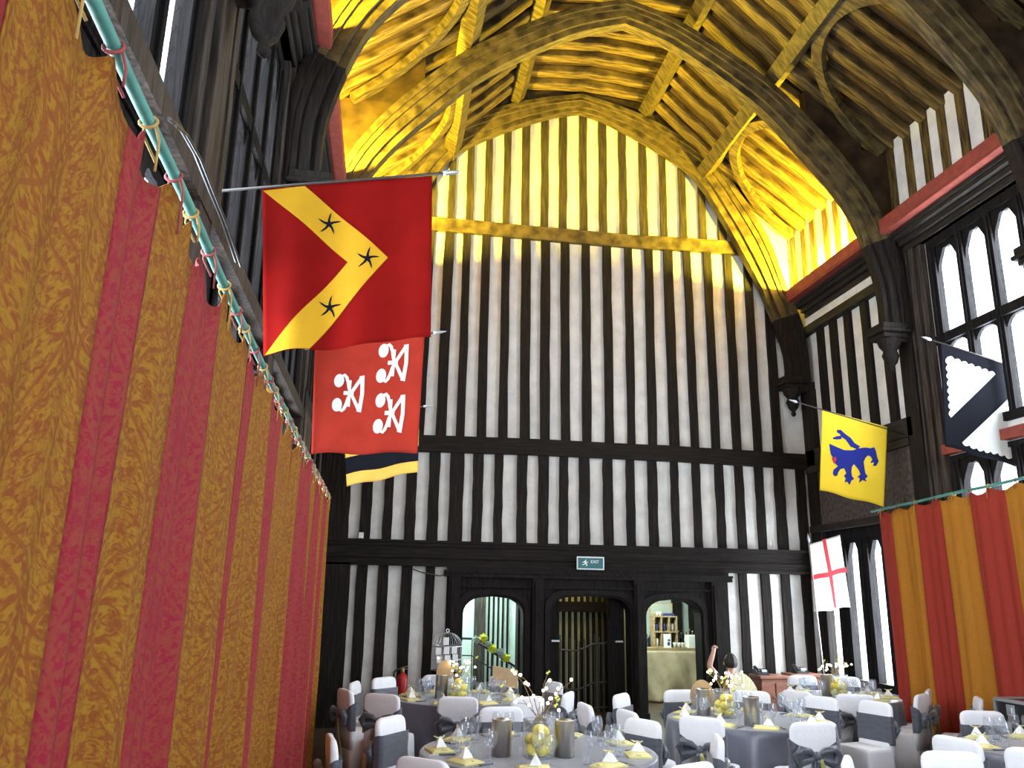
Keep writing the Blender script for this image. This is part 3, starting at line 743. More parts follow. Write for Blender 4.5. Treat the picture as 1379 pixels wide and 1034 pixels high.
# ================================================================== FLAGS
class Flag:
    def __init__(s, name, label, Y, corners, pole, base, amp=.018, waves=2.3, lean=0., pr=.011, polemat='pole', tip=True, cat='flag'):
        TL, TR, BL_, BR_ = [atY(x, y, Y) for x, y in corners]
        a, b = atY(*pole[0], Y), atY(*pole[1], Y)
        s.t = thing(name, label, cat, tuple(a)); s.o = Vector(a); s.c = (TL, TR, BL_, BR_); s.amp = amp; s.waves = waves; s.lean = lean
        mb = MB(); mb.tube([a-s.o, b-s.o], pr, 8); mb.build('flag_pole', M[polemat], s.t, smooth=True)
        if tip:
            d = (b-a).normalized(); c = b-s.o
            MB().tube([c-d*.02, c+d*.02, c+d*.09, c+d*.13], [.014, .022, .012, .001], 8).build('finial', M['silverpole'], s.t, smooth=True)
        o = MB().grid(lambda u, v: s.P(u, v, 0), 40, 28).build('cloth', M[base], s.t, smooth=True)
        m_ = o.modifiers.new('thickness', 'SOLIDIFY'); m_.thickness = .004; m_.offset = 0
    def P(s, u, v, off):
        TL, TR, BL_, BR_ = s.c
        p = (TL*(1-u)+TR*u)*(1-v)+(BL_*(1-u)+BR_*u)*v-s.o
        p.y += s.amp*(max(v,0)**.6)*math.sin(2*PI*s.waves*u+.8*v+1.)+s.lean*v
        p.z += .012*math.sin(2*PI*1.6*u)*v
        return p+Vector((0, off, 0))
    def patch(s, name, polys, mat, label=None, th=.005, n=10, lanes=8):
        """polys: outlines or (A, B) strips in flag coordinates"""
        mb = MB()
        for q in polys:
            if isinstance(q, tuple):
                A, B = [dense(w, n) for w in q]
                
                m_ = lanes
                Ls = [[(p[0]+(r_[0]-p[0])*k/m_, p[1]+(r_[1]-p[1])*k/m_) for p, r_ in zip(A, B)] for k in range(m_+1)]
                for k in range(m_): mb.strip(Ls[k], Ls[k+1], lambda a, b, t: s.P(a, b, t), -th, th)
            else: mb.prism(q, lambda a, b, t: s.P(a, b, t), -th, th)
        o = mb.build(name, M[mat], s.t)
        if label: o['label'] = label
        return o
def dense(pl, n):
    out = []
    for p, q in zip(pl, pl[1:]):
        for k in range(n): out.append((p[0]+(q[0]-p[0])*k/n, p[1]+(q[1]-p[1])*k/n))
    out.append(pl[-1]); return out

f = Flag('hanging_flag', 'large deep red flag with gold chevron and black stars hanging over the curtain', 5.7, ((353, 253), (582, 237), (354, 478), (580, 454)), ((286, 258), (600, 233)), 'flagred', amp=.032, waves=2.6)
f.patch('chevron', [([(.245, .012), (.735, .497), (.27, .998)], [(.008, .02), (.497, .50), (.008, .998)])], 'flaggold', 'gold chevron', n=16, lanes=12, th=.009)
def wavystar(cx, cy, r, rot, kx=1.):
    pts = []
    for k in range(5):
        a = rot+2*PI*k/5
        for da, rr in ((-.62, .20), (-.26, .40), (-.02, .72), (.13, 1.0), (.16, .70), (.16, .40)):
            pts.append((cx+r*kx*rr*math.cos(a+da), cy+r*rr*math.sin(a+da)))
    return pts
for cx, cy, rot in ((.385, .255, -.25), (.613, .497, -.2), (.388, .755, -.25)):
    f.patch('star', [wavystar(cx, cy, .072, rot)], 'flagblack', 'black star', th=.013)

f = Flag('hanging_flag', 'faded red flag with three white curled emblems below the chevron flag', 8.6, ((424, 466), (572, 448), (419, 611), (562, 610)), ((410, 470), (586, 448)), 'flagred2', amp=.014)
def bouget(cx, cy, w, h, rot=0.):
    """two curled bags joined by a bar, with a flaring yoke"""
    sc = lambda pts: [(cx+(x*math.cos(rot)-y*math.sin(rot))*w, cy+(x*math.sin(rot)+y*math.cos(rot))*h) for x, y in pts]
    out = []
    for s in (-1, 1):
        bag = [(-.33+.155*math.cos(t), s*(.315+.175*math.sin(t))) for t in [PI*2*k/14 for k in range(14)]]
        out.append(sc(bag))
        out.append(sc([(-.27, s*.46), (-.16, s*.40), (-.10, s*.28), (-.05, s*.10), (.06, s*.02), (.06, s*.12), (.00, s*.26), (-.06, s*.42), (-.16, s*.50)]))
        out.append((sc([(.02, s*.02), (.16, s*.22), (.30, s*.42)]), sc([(.12, s*.0), (.25, s*.18), (.38, s*.36)])))
        out.append((sc([(.28, s*.44), (.33, s*.22), (.35, 0)]), sc([(.43, s*.46), (.45, s*.22), (.47, 0)])))
    out.append((sc([(-.04, -.33), (-.03, 0), (-.02, .34)]), sc([(.05, -.33), (.06, 0), (.07, .34)])))
    out.append((sc([(-.16, -.05), (.0, -.05), (.15, -.04)]), sc([(-.16, .05), (.0, .05), (.15, .04)])))
    return out
for cx, cy in ((.325, .47), (.72, .235), (.715, .67)):
    f.patch('white_emblem', bouget(cx, cy, .30, .35, .06), 'flagwhite', 'white emblem', th=.008)

f = Flag('hanging_flag', 'gold and black banded flag showing below the faded red flag', 11.6, ((462, 560), (565, 548), (467, 655), (563, 635)), ((446, 562), (572, 547)), 'flagamber', amp=.012)
for v0, v1 in ((.08, .34), (.60, .83)): f.patch('black_band', [([(0, v0), (1, v0)], [(0, v1), (1, v1)])], 'flagblack', 'black band', th=.008, n=24)

f = Flag('hanging_flag', 'yellow flag with a blue lion hanging by the end wall', 11.6, ((1107, 551), (1195, 575), (1104, 660), (1190, 682)), ((1222, 586), (1072, 541)), 'flagyellow', amp=.003, waves=1.4)
LION = [(208, 540), (235, 552), (262, 562), (292, 562), (318, 555), (340, 553), (358, 556), (372, 552), (379, 568), (383, 590), (389, 603), (380, 621), (368, 622), (372, 608), (358, 612), (366, 598), (360, 588), (350, 582), (340, 592), (334, 605), (336, 625), (340, 648), (349, 660), (340, 668), (345, 679), (330, 672), (317, 681), (320, 665), (311, 660), (322, 650), (316, 635), (306, 622), (298, 612), (290, 622), (288, 640), (290, 655), (299, 665), (288, 672), (282, 686), (272, 675), (263, 679), (268, 664), (261, 655), (270, 645), (262, 628), (248, 632), (240, 645), (238, 655), (228, 660), (221, 650), (224, 635), (240, 622), (229, 612), (223, 600), (216, 598), (221, 590), (214, 580), (211, 565)]
def fuv(p, TL, TR, BL_, BR_):
    u = .5; v = .5
    for _ in range(6):
        ty = TL[1]+(TR[1]-TL[1])*u; by = BL_[1]+(BR_[1]-BL_[1])*u; v = (p[1]-ty)/(by-ty)
        lx = TL[0]+(BL_[0]-TL[0])*v; rx = TR[0]+(BR_[0]-TR[0])*v; u = (p[0]-lx)/(rx-lx)
    return (u, v)
Q = ((182, 411), (421, 476), (174, 707), (408, 767))
U = lambda pts: [fuv(p, *Q) for p in pts]
f.patch('lion', [U(LION), (U([(320, 548), (300, 536), (286, 517), (266, 503), (250, 488), (236, 488)]), U([(312, 560), (285, 548), (268, 524), (254, 515), (246, 503), (236, 497)])),
                 (U([(252, 510), (238, 511), (222, 517)]), U([(252, 522), (238, 524), (222, 523)]))], 'flagblue', 'blue lion', th=.007, n=2)
f.patch('tongue', [U([(219, 594), (232, 588), (233, 600), (226, 614), (221, 604)])], 'crossred', 'red tongue', th=.010)

f = Flag('hanging_flag', 'black flag with two scalloped white triangles hanging before the bright window', 9.6, ((1266, 462), (1370, 495), (1273, 601), (1368, 628)), ((1392, 502), (1252, 457)), 'flagblack', amp=.003, waves=1.2)
def scallop(a, b, n, d):
    out = []
    for k in range(n):
        for j in range(5):
            t = (k+j/5)/n; w = d*math.sin(PI*j/5)
            nx, ny = -(b[1]-a[1]), b[0]-a[0]; L_ = math.hypot(nx, ny)
            out.append((a[0]+(b[0]-a[0])*t+nx/L_*w, a[1]+(b[1]-a[1])*t+ny/L_*w))
    return out
Q = ((614, 169), (897, 258), (634, 546), (892, 620))
f.patch('white_triangle', [U(scallop((655, 445), (640, 222), 8, -8)+scallop((640, 222), (815, 285), 7, -8)+[(815, 285)])], 'flagwhite', 'white scalloped triangle', th=.008)
f.patch('white_triangle', [U(scallop((870, 370), (878, 590), 8, -8)+scallop((878, 590), (695, 535), 7, -8)+[(695, 535)])], 'flagwhite', 'white scalloped triangle', th=.008)

f = Flag('standing_flag', 'white flag with a red cross on a pale pole beside the cusped window', 13.3, ((1090, 733), (1131, 720), (1097, 825), (1145, 817)), ((1119, 993), (1089, 728)), 'flagwhite', amp=.010, waves=1.2, polemat='silverpole', pr=.014)
Q = ((110, 195), (262, 147), (135, 535), (315, 510))
f.patch('red_cross', [(U([(174, 172), (205, 340), (235, 513)]), U([(190, 167), (222, 335), (244, 511)])), (U([(119, 352), (200, 335), (292, 310)]), U([(122, 376), (210, 357), (297, 337)]))], 'crossred', 'red cross', th=.008, n=8)

# ================================================================== THINGS ON THE END WALL
a = atY(777, 749, D-.24); b = atY(814, 767.5, D-.24)
ex = thing('exit_sign', 'green and white exit sign with running figure on the dark beam', 'sign', ((a.x+b.x)/2, D-.20, (a.z+b.z)/2)); hw, hh = (b.x-a.x)/2, (a.z-b.z)/2
MB().box(-hw, -.03, -hh, hw, .0, hh).build('sign_box', M['exitwhite'], ex, bevel=.006)
MB().box(-hw+.022, -.036, -hh+.022, hw-.022, -.028, hh-.022).build('green_face', M['exitgreen'], ex)
FX = lambda x, z, t: (x, t, z)
rm = MB()
for poly in ([(-.105, .050), (-.090, .062), (-.075, .050), (-.090, .038)], [(-.120, .035), (-.095, .040), (-.080, .005), (-.105, -.005)], [(-.100, .035), (-.060, .020), (-.045, .030), (-.043, .020), (-.062, .008), (-.098, .02)],
             [(-.120, .033), (-.150, .010), (-.145, .002), (-.112, .018)], [(-.105, .0), (-.080, .003), (-.060, -.025), (-.072, -.055), (-.085, -.05), (-.078, -.028)], [(-.105, .0), (-.09, -.01), (-.125, -.035), (-.155, -.035), (-.155, -.024), (-.13, -.022)]):
    rm.prism(poly, FX, -.042, -.034)
rm.build('running_figure', M['exitwhite'], ex)
fc = bpy.data.curves.new('lettering', 'FONT'); fc.body = 'EXIT'; fc.size = .075; fc.extrude = .003; fc.align_x = 'CENTER'
ft0 = bpy.data.objects.new('lettering', fc); COL.objects.link(ft0)
dg = bpy.context.evaluated_depsgraph_get(); dg.update()
fm = bpy.data.meshes.new_from_object(ft0.evaluated_get(dg)); bpy.data.objects.remove(ft0); fm.materials.clear(); fm.materials.append(M['exitwhite'])
ft = bpy.data.objects.new('lettering', fm); COL.objects.link(ft); ft.parent = ex; ft.location = (.075, -.039, .0); ft.rotation_euler = (PI/2, 0, 0)
p = atY(486, 724, D-.06)
dt = thing('wall_sensor', 'small off-white sensor box on the end wall above the dark beam', 'sensor', tuple(p))
MB().box(-.045, -.06, -.09, .045, 0, .09).build('housing', M['offwhite'], dt, bevel=.01); MB().box(-.025, -.068, -.05, .025, -.058, -.01).build('lens', M['blackplastic'], dt)
pts = [atY(x, y, D-.2) for x, y in ((556, 766), (566, 770), (580, 773), (592, 775), (604, 774))]
tag(MB().tube([q-pts[0] for q in pts], .010, 6).build('cable', M['blackiron'], loc=pts[0]), 'black cable drooping across white plaster under the dark beam', 'cable')
# fire extinguisher
p = atY(541, 930, D-.2)
fe = thing('fire_extinguisher', 'red fire extinguisher hung on the striped end wall', 'fire extinguisher', (p.x, D-.21, p.z-.18))
MB().lathe([(.07, 0), (.085, .01), (.088, .05), (.088, .36), (.075, .42), (.04, .455), (.03, .47)], 18).build('cylinder', M['extred'], fe, smooth=True)
MB().lathe([(.03, .465), (.035, .49), (.028, .52), (.03, .54)], 12).build('valve', M['brass'], fe, smooth=True)
MB().bar((-.03, 0, .545), (.10, -.02, .575), .03, .012).bar((-.03, 0, .52), (.09, -.02, .53), .025, .010).build('lever', M['brass'], fe)
MB().tube([(-.02, -.02, .52), (-.08, -.03, .53), (-.14, -.04, .48), (-.15, -.04, .38), (-.13, -.05, .25), (-.115, -.05, .16)], .014, 8).build('hose', M['blackplastic'], fe, smooth=True)
MB().box(-.03, .07, .2, .03, .145, .3).build('bracket', M['blackiron'], fe)
# barred gate in the middle doorway
gt = thing('barred_gate', 'black barred gate standing in the dark middle doorway', 'gate', (3.6, D+.45, 0))
for k in range(12):
    x = -.50+k*.091; MB().tube([(x, 0, .05), (x, 0, 1.42+.06*math.sin(k))], .010, 6).build('bar', M['blackiron'], gt)
for z in (.12, .55, 1.22):
    MB().tube([(-.55, 0, z), (-.1, 0, z-.02), (.05, 0, z+.03), (.2, 0, z+.10), (.5, 0, z+.12)], .015, 6).build('cross_rail', M['blackiron'], gt)
MB().box(-.62, -.03, 0, -.55, .03, 1.6).box(.52, -.03, 0, .59, .03, 1.6).build('gate_post', M['blackiron'], gt)
for x0_, x1_, lb in ((2.9, 3.14, 'dark plank door leaf folded back on the hinge side of the middle doorway'), (4.04, 4.35, 'dark plank door leaf with iron latch in the middle doorway by the bar')):
    dl = thing('door_leaf', lb, 'door', ((x0_+x1_)/2, D+.32, 0)); w_ = (x1_-x0_)/2
    MB().box(-w_, -.03, .02, w_, .03, 2.2).box(-w_*.8, -.045, .3, w_*.8, -.03, .42).box(-w_*.8, -.045, 1.6, w_*.8, -.03, 1.72).build('leaf', M['darkpanel'], dl)
    MB().box(-.02, -.07, 1.36, .12, -.03, 1.39).build('latch', M['silverpole'], dl)
# stair handrail with tissue balls, seen through the first doorway
A_ = atY(636, 860, 16.0); B_ = atY(702, 903, 15.6)
hr = thing('stair_handrail', 'black stair handrail with thin balusters seen through the first doorway', 'handrail', tuple(A_))
d = B_-A_
MB().tube([Vector((-.9, .1, .02)), Vector((0, 0, 0)), d], .022, 8).build('rail', M['blackiron'], hr, smooth=True)
MB().tube([Vector((-.9, .1, -.30)), Vector((0, 0, -.3)), d-Vector((0, 0, .3))], .012, 8).build('lower_rail', M['blackiron'], hr, smooth=True)
for k in range(6):
    q = d*(k/5); MB().tube([q, Vector((q.x, q.y, -A_.z+.0))], .010, 6).build('baluster', M['blackiron'], hr)
POM = ((641, 861, .075, 'greypom'), (651, 859, .085, 'yellowpom'), (657, 867, .07, 'greypom'), (663, 873, .09, 'yellowpom'), (674, 879, .085, 'greypom'), (682, 886, .085, 'yellowpom'))
ORD = ('topmost grey', 'topmost yellow', 'second grey', 'middle yellow', 'lowest grey', 'lowest yellow')
for (x, y, r, mt_), lb in zip(POM, ORD):
    c = atY(x, y, 15.72)
    q = MB(); rnd = random.Random(x)
    for _ in range(26):
        v = Vector((rnd.gauss(0, 1), rnd.gauss(0, 1), rnd.gauss(0, 1))).normalized(); sd = v.orthogonal().normalized()*r*.55; s2 = v.cross(sd)
        q.add([Vector((0, 0, 0)), v*r+sd*.6, v*r*1.05+s2*.4, v*r-sd*.6], [(0, 1, 2, 3)])
    q.ball((0, 0, 0), r*.75, 10, 6)
    tag(q.build('paper_pompom', M[mt_], loc=c), lb+' tissue paper pompom strung along the stair handrail', 'pompom', 'pompoms on the handrail')

# ================================================================== BAR THROUGH THE LAST DOORWAY
YB = 18.0
pa = atY(858, 872, YB); pb = atY(950, 872, YB)
bc = thing('bar_counter', 'wooden bar counter beyond the last doorway', 'bar', ((pa.x+pb.x)/2, YB, 0)); bw = (pb.x-pa.x)/2+.15; bz = pa.z
MB().box(-bw, -.05, bz-.05, bw, .62, bz).build('counter_top', M['crate'], bc); MB().box(-bw+.03, .02, 0, bw-.03, .58, bz-.05).build('body', M['sidewood'], bc)
def hes(u, v):
    x = -bw+.02+2*(bw-.02)*u
    return (x, -.02-.05*math.sin(u*13+v*3)*v-.04*math.sin(u*29-v*6)*v-.03*v-.07*max(0, math.sin((u-.35-v*.3)*14))*v, (bz-.055)*(1-v)+.02*v)
o = MB().grid(hes, 50, 20).build('hessian_cloth', M['hessian'], smooth=True, loc=((pa.x+pb.x)/2, YB-.03, 0)); o.modifiers.new('t', 'SOLIDIFY').thickness = .005
tag(o, 'creased hessian cloth hung over the front of the bar counter', 'cloth')
def on_bar(x, Y=YB+.25): return atY(x, 868, Y).x
c0, c1 = on_bar(879), on_bar(911); w_ = (c1-c0)/2; hz = atY(895, 829, YB+.25).z-bz
cr = thing('crate_shelf', 'pale wooden crate shelf with six arched compartments standing on the bar', 'shelf', ((c0+c1)/2, YB+.28, bz))
MB().box(-w_, .14, 0, w_, .16, hz).box(-w_, -.14, 0, -w_+.03, .15, hz).box(w_-.03, -.14, 0, w_, .15, hz).build('carcass', M['crate'], cr)
for z in (0, hz*.47, hz-.03): MB().box(-w_+.03, -.14, z, w_-.03, .14, z+.03).build('shelf_board', M['crate'], cr)
for x in (-w_*.33, w_*.33): MB().box(x-.014, -.135, .03, x+.014, .14, hz-.03).build('divider', M['crate'], cr)
for i, (x, z) in enumerate(((-w_*.66, .03), (0, hz*.47+.03), (w_*.66, hz*.47+.03), (-w_*.66, hz*.47+.03))):
    tag(MB().lathe([(.035, 0), (.04, .02), (.045, .12), (.03, .16)], 12, ((c0+c1)/2+x, YB+.26, bz+z)).build('jar', M['bluebox' if i % 2 else 'offwhite'], smooth=True), ('white jar in the bottom compartment of the crate shelf', 'blue jar in the upper middle compartment of the crate shelf', 'white jar in an upper end compartment of the crate shelf', 'blue jar in an upper end compartment of the crate shelf')[i], 'jar', 'jars in the crate shelf')
q = thing('framed_notice', 'grey framed notice leaning on top of the crate shelf', 'notice', ((c0+c1)/2-.03, YB+.36, bz+hz)); MB().box(-.27, -.012, 0, .27, .012, .28).build('frame', M['crate'], q); MB().box(-.235, -.018, .03, .235, -.008, .25).build('sheet', M['greencard'], q)
for i, x in enumerate((-.19, -.12, .02, .10, .18)):
    if i < 2: tag(MB().lathe([(.022, 0), (.028, .07), (.028, .08)], 12, ((c0+c1)/2+x+.03, YB+.22, bz+hz)).build('cup', M['card'], smooth=True), 'small white cup standing on top of the crate shelf', 'cup', 'cups on the crate shelf')
    else: tag(MB().box(-.038, -.05, 0, .038, .05, .055).build('small_box', M['bluebox'], loc=((c0+c1)/2+x, YB+.22, bz+hz)), 'small dark blue box standing on top of the crate shelf', 'box', 'blue boxes on the crate shelf')
def bottle(x, h, mt_, Y, lab):
    t = thing('bottle', lab, 'bottle', (on_bar(x, Y), Y, bz), 0, 'bottles on the bar'); r = .038
    MB().lathe([(r, 0), (r*1.02, .02), (r, h*.6), (r*.6, h*.72), (r*.36, h*.78), (r*.36, h)], 12).build('glass_body', M[mt_], t, smooth=True)
    MB().lathe([(r*.4, h*.95), (r*.42, h*1.0), (r*.3, h*1.03)], 10).build('cap', M['brass'], t)
for i, (x, h) in enumerate(((868, .30), (872, .27), (876, .33), (914, .34), (918, .30), (921, .36), (925, .32), (929, .38), (933, .34), (937, .30))):
    bottle(x, h, 'bottle', YB+.42, 'dark bottle standing on the bar '+('beside the doorpost end of the crate shelf' if i < 3 else 'between the crate shelf and the stacked white boxes'))
bottle(927, .33, 'brass', YB+.20, 'amber bottle standing among the dark bottles on the bar')
x0_, x1_ = on_bar(925, YB+.1), on_bar(943, YB+.1)
for k in range(4):
    o = MB().box(-(x1_-x0_)/2, -.14, 0, (x1_-x0_)/2, .14, .066).build('white_box', M['card'], loc=((x0_+x1_)/2+.008*(k % 2), YB+.12, bz+.068*k), bevel=.004)
    tag(o, ('bottom', 'second', 'third', 'topmost')[k]+' flat white box of the stack on the bar', 'box', 'stacked white boxes on the bar')
x0_ = on_bar(899, YB+.05)
q = thing('leaflet_stand', 'white printed card standing upright on the bar before the crate shelf', 'card', (x0_, YB+.06, bz)); MB().box(-.085, -.006, 0, .085, .006, .29).build('card', M['card'], q); MB().box(.0, -.009, .05, .055, -.005, .12).box(.01, -.009, .14, .06, -.005, .18).build('picture', M['bluebox'], q)
for i, x in enumerate((909, 914, 919)):
    tag(MB().lathe([(.03, 0), (.045, .09), (.048, .11), (.043, .105), (.028, .01)], 14, (on_bar(x, YB+.08), YB+.08, bz)).build('white_mug', M['card'], smooth=True), 'white mug in the row before the dark bottles on the bar', 'mug', 'mugs on the bar')

# ================================================================== TABLES
def cloth_mesh(r, zt, seed):
    mb = MB(); rnd = random.Random(seed); n = 96; secs = []
    ph = [rnd.uniform(0, 6) for _ in range(4)]
    def rad(a, t):
        w = math.sin(a*9+ph[0])*.5+math.sin(a*14+ph[1])*.35+math.sin(a*23+ph[2])*.2
        return r+.012*t+.075*t*w
    for z, t, k in ((zt, 0, .02), (zt, 0, .5), (zt, 0, .96), (zt-.004, 0, .99), (zt-.015, 0, 1), (zt-.08, .2, 1), (zt-.25, .55, 1), (zt-.5, .85, 1), (.012, 1, 1)):
        secs.append([(rad(2*PI*i/n, t)*k*math.cos(2*PI*i/n), rad(2*PI*i/n, t)*k*math.sin(2*PI*i/n), z) for i in range(n)])
    mb.loft(secs[::-1], cap=False)
    mb.f.append(tuple(range(8*n, 9*n)))
    return mb
ZT = .825; FS = 1.1
def front(px, py, r):      # table whose near rim is seen at this pixel
    p = atZ(px, py, ZT); d = Vector((p.x, p.y, 0)).normalized(); return p.x+d.x*r, p.y+d.y*r
cA = atZ(725, 1010, ZT)
TABLES = {'A': (cA.x, cA.y, 1.03, 'the foremost table'), 'B': (*front(620, 951, .88), .88, 'the table by the birdcage'), 'C': (*front(1010, 984, .92), .92, 'the table facing the hessian bar'),
          'D': (6.50, 11.60, .83, 'the table under the cusped window'), 'E': (6.25, 7.45, .80, 'the table by the black flight case')}
for k, (x, y, r, nm) in TABLES.items():
    t = thing('round_table', 'round banquet table hidden beneath the grey cloth of '+nm, 'table', (x, y, 0), 0, 'round banquet tables')
    MB().lathe([(r-.03, .785), (r-.01, .79), (r-.01, .812), (r-.03, .816)], 48).build('tabletop', M['crate'], t)
    for a in range(4): MB().tube([(.5*math.cos(a*PI/2+.7), .5*math.sin(a*PI/2+.7), 0), (.45*math.cos(a*PI/2+.7), .45*math.sin(a*PI/2+.7), .785)], .018, 8).build('leg', M['blackiron'], t)
    o = cloth_mesh(r, ZT, x).build('tablecloth', M['cloth'], smooth=True, loc=(x, y, 0))
    tag(o, 'floor-length slate grey cloth draping '+nm, 'tablecloth', 'grey tablecloths')

# ------------------------------------------------------------------ covered chairs
def make_chair(label):
    t = thing('banquet_chair', label, 'chair', (0, 0, 0), 0, 'white covered chairs with grey sashes')
    mb = MB()
    mb.loft([rrect(.44, .43, .04, .0, 0, .165), rrect(.42, .40, .04, .25, 0, .165), rrect(.405, .385, .04, .43, 0, .165), rrect(.40, .375, .05, .465, 0, .165), rrect(.36, .34, .05, .475, 0, .165)], True)
    mb.build('seat_cover', M['cover'], t, smooth=True)
    S = [(.30, .41, .07, 0), (.45, .405, .075, -.005), (.60, .405, .07, -.02), (.75, .41, .065, -.035), (.83, .41, .06, -.043), (.865, .395, .055, -.047), (.885, .36, .048, -.05), (.897, .31, .036, -.051), (.902, .24, .018, -.052)]
    MB().loft([rrect(w, d, .028, z, 0, y) for z, w, d, y in S]).build('back_cover', M['cover'], t, smooth=True)
    # sash: broad band on the front, pinched into the bow behind
    ring0 = rrect(.425, .092, .035, 0, 0, -.022, 6); ring = []; secs = []
    for p_, q_ in zip(ring0, ring0[1:]+ring0[:1]):
        k_ = max(1, int(math.hypot(q_[0]-p_[0], q_[1]-p_[1])/.03))
        ring += [(p_[0]+(q_[0]-p_[0])*j/k_, p_[1]+(q_[1]-p_[1])*j/k_, 0) for j in range(k_)]
    for fz in (0, .25, .5, .75, 1):
        q = []
        for x, y, z in ring:
            back = max(0, min(1, (-.022-y)/.035)); pinch = back*max(0, 1-abs(x)/.21)
            lo = .49+.115*pinch; hi = .775-.135*pinch-.02*back
            e = 1+.02*math.sin(fz*9)
            q.append((x*e, (y+.022)*e-.022-.05*(lo+(hi-lo)*fz-.55)*.35, lo+(hi-lo)*fz))
        secs.append(q)
    MB().loft(secs, cap=False).build('sash', M['sash'], t, smooth=True)
    b = MB(); yb = -.095
    b.ball((0, yb, .625), .038, 10, 6, 1.1)
    for s in (-1, 1):
        pts = [(s*.01, yb, .625), (s*.07, yb-.02, .675), (s*.15, yb-.03, .69), (s*.19, yb-.02, .64), (s*.155, yb-.015, .575), (s*.07, yb-.01, .595), (s*.01, yb, .622)]
        b.tube(pts, [.014, .026, .034, .034, .034, .024, .012], 8)
    b.build('bow', M['sash'], t, smooth=True)
    def tail(x0, x1, z1, w, mt_, ph):
        def fn(u, v): return (x0+(x1-x0)*v+(u-.5)*w*(.35+.65*v), yb-.012-.02*math.sin(v*4+ph)-.012*math.sin(u*PI*2+ph)*v, .61+(z1-.61)*v-.03*u*v)
        o = MB().grid(fn, 6, 12).build('sash_tail', M[mt_], t, smooth=True); o.modifiers.new('t', 'SOLIDIFY').thickness = .004
        o['label'] = 'olive yellow sash tail' if mt_ == 'olive' else 'grey sash tail'
    tail(-.015, -.075, .14, .10, 'sash', 0); tail(.0, .02, .10, .09, 'sash', 2); tail(.02, .10, .18, .085, 'olive', 1)
    return t
HC = .99
# (pixel of the top of the back, table it faces, turn in degrees, least distance from the table centre, label)
CH = [(517, 914, 'B', 0, 1.0, 'white covered chair with flat grey sash before the fire extinguisher'),
      (478, 918, 'B', 0, 1.3, 'narrow side-on chair against the white stripes by the dark corner post and curtain end'),
      (515, 934, 'B', 14, 1.0, 'chair with its bow towards us, tinted red, at the curtain side of the birdcage table'),
      (617, 938, 'B', 0, 1.0, 'chair with grey bow towards us before the lemon jar of the birdcage table'),
      (711, 938, 'B', 0, 1.0, 'chair with its back to us at the middle-doorway side of the birdcage table'),
      (590, 914, 'B', 0, 1.0, 'chair half hidden behind the steel cylinder, under the birdcage'),
      (678, 915, 'B', 0, 1.0, 'chair half hidden behind the kraft card sign'),
      (526, 967, 'A', 0, 1.0, 'chair with a broad flat grey sash at the curtain end of the foremost table'),
      (473, 926, 'B', 0, 1.55, 'side-on chair tinted red by the curtain, its dark bow outward'),
      (447, 991, 'A', 0, 1.5, 'chair half cut by the bottom edge of the long damask curtain'),
      (675, 964, 'A', 0, 1.0, 'chair across the foremost table, seen behind its first steel cylinder'),
      (746, 922, 'B', 0, 1.1, 'chair facing us before the dark foot of the middle doorway'),
      (765, 932, 'B', 10, 1.3, 'side-on chair with black bow just before the barred gate'),
      (788, 944, 'C', 4, 1.9, 'side-on chair with drooping bow standing alone in the gangway'),
      (828, 934, 'C', 0, 1.0, 'chair facing us between the barred gate and the hessian bar'),
      (830, 954, 'C', -10, 1.2, 'chair turned away on the gangway side of the hessian-bar table'),
      (853, 974, 'A', 0, 1.0, 'chair facing us with broad grey sash across the foremost table, towards the bar'),
      (944, 964, 'C', 0, 1.0, 'chair with large grey bow towards us before the table facing the bar'),
      (966, 991, 'A', 0, 1.3, 'chair turned sideways just in front of the large grey bow'),
      (915, 931, 'C', 0, 1.0, 'chair facing us directly below the hessian cloth'),
      (1012, 937, 'C', 0, 1.0, 'chair facing us behind the lone steel cylinder, near the yellow fan'),
      (1062, 930, 'D', -12, 1.15, 'chair turned towards the window, beyond the lone steel cylinder'),
      (1103, 945, 'C', 0, 1.0, 'chair facing us with pale top band between two grey bows'),
      (1093, 965, 'C', 0, 1.0, 'chair with long grey and olive tails at the window side of the bar table'),
      (1147, 935, 'D', 0, 1.0, 'chair with long olive tail before the table under the cusped window'),
      (1167, 955, 'C', 12, 1.6, 'side-on chair with hanging tails before the dark side of the window table'),
      (1080, 914, 'D', 0, 1.0, 'chair facing us below the reddish sideboard'),
      (1175, 915, 'D', 0, 1.0, 'chair facing us on the sill side, under the cusped lights'),
      (1240, 934, 'D', 20, 1.0, 'chair with bow towards us at the curtain end of the window table'),
      (1254, 922, 'D', 0, 1.0, 'chair facing us against the first gold strip of the dull curtain'),
      (1276, 928, 'D', 30, 1.2, 'edge-on chair with dark bow against the dull red strip'),
      (1285, 974, 'E', 0, 1.0, 'chair turned half sideways in front of the dark fold of the dull curtain'),
      (1322, 963, 'E', 0, 1.0, 'chair facing us beside the black flight case'),
      (1345, 993, 'E', 0, 1.0, 'chair with its back to us in front of the black flight case'),
      (1280, 1012, 'F', 0, 0, 'large chair facing us, cut off by the bottom of the picture below the window side'),
      (1140, 1021, 'F', 0, 0, 'chair of which only a pale rounded top shows below the long olive tails'),
      (570, 1021, 'A', 0, 1.0, 'large red-tinted chair back cut by the bottom edge before the foremost table'),
      (930, 1028, 'A', 0, 1.0, 'chair of which only the white top edge shows below the large grey bow')]
chair0 = None; CHP = []
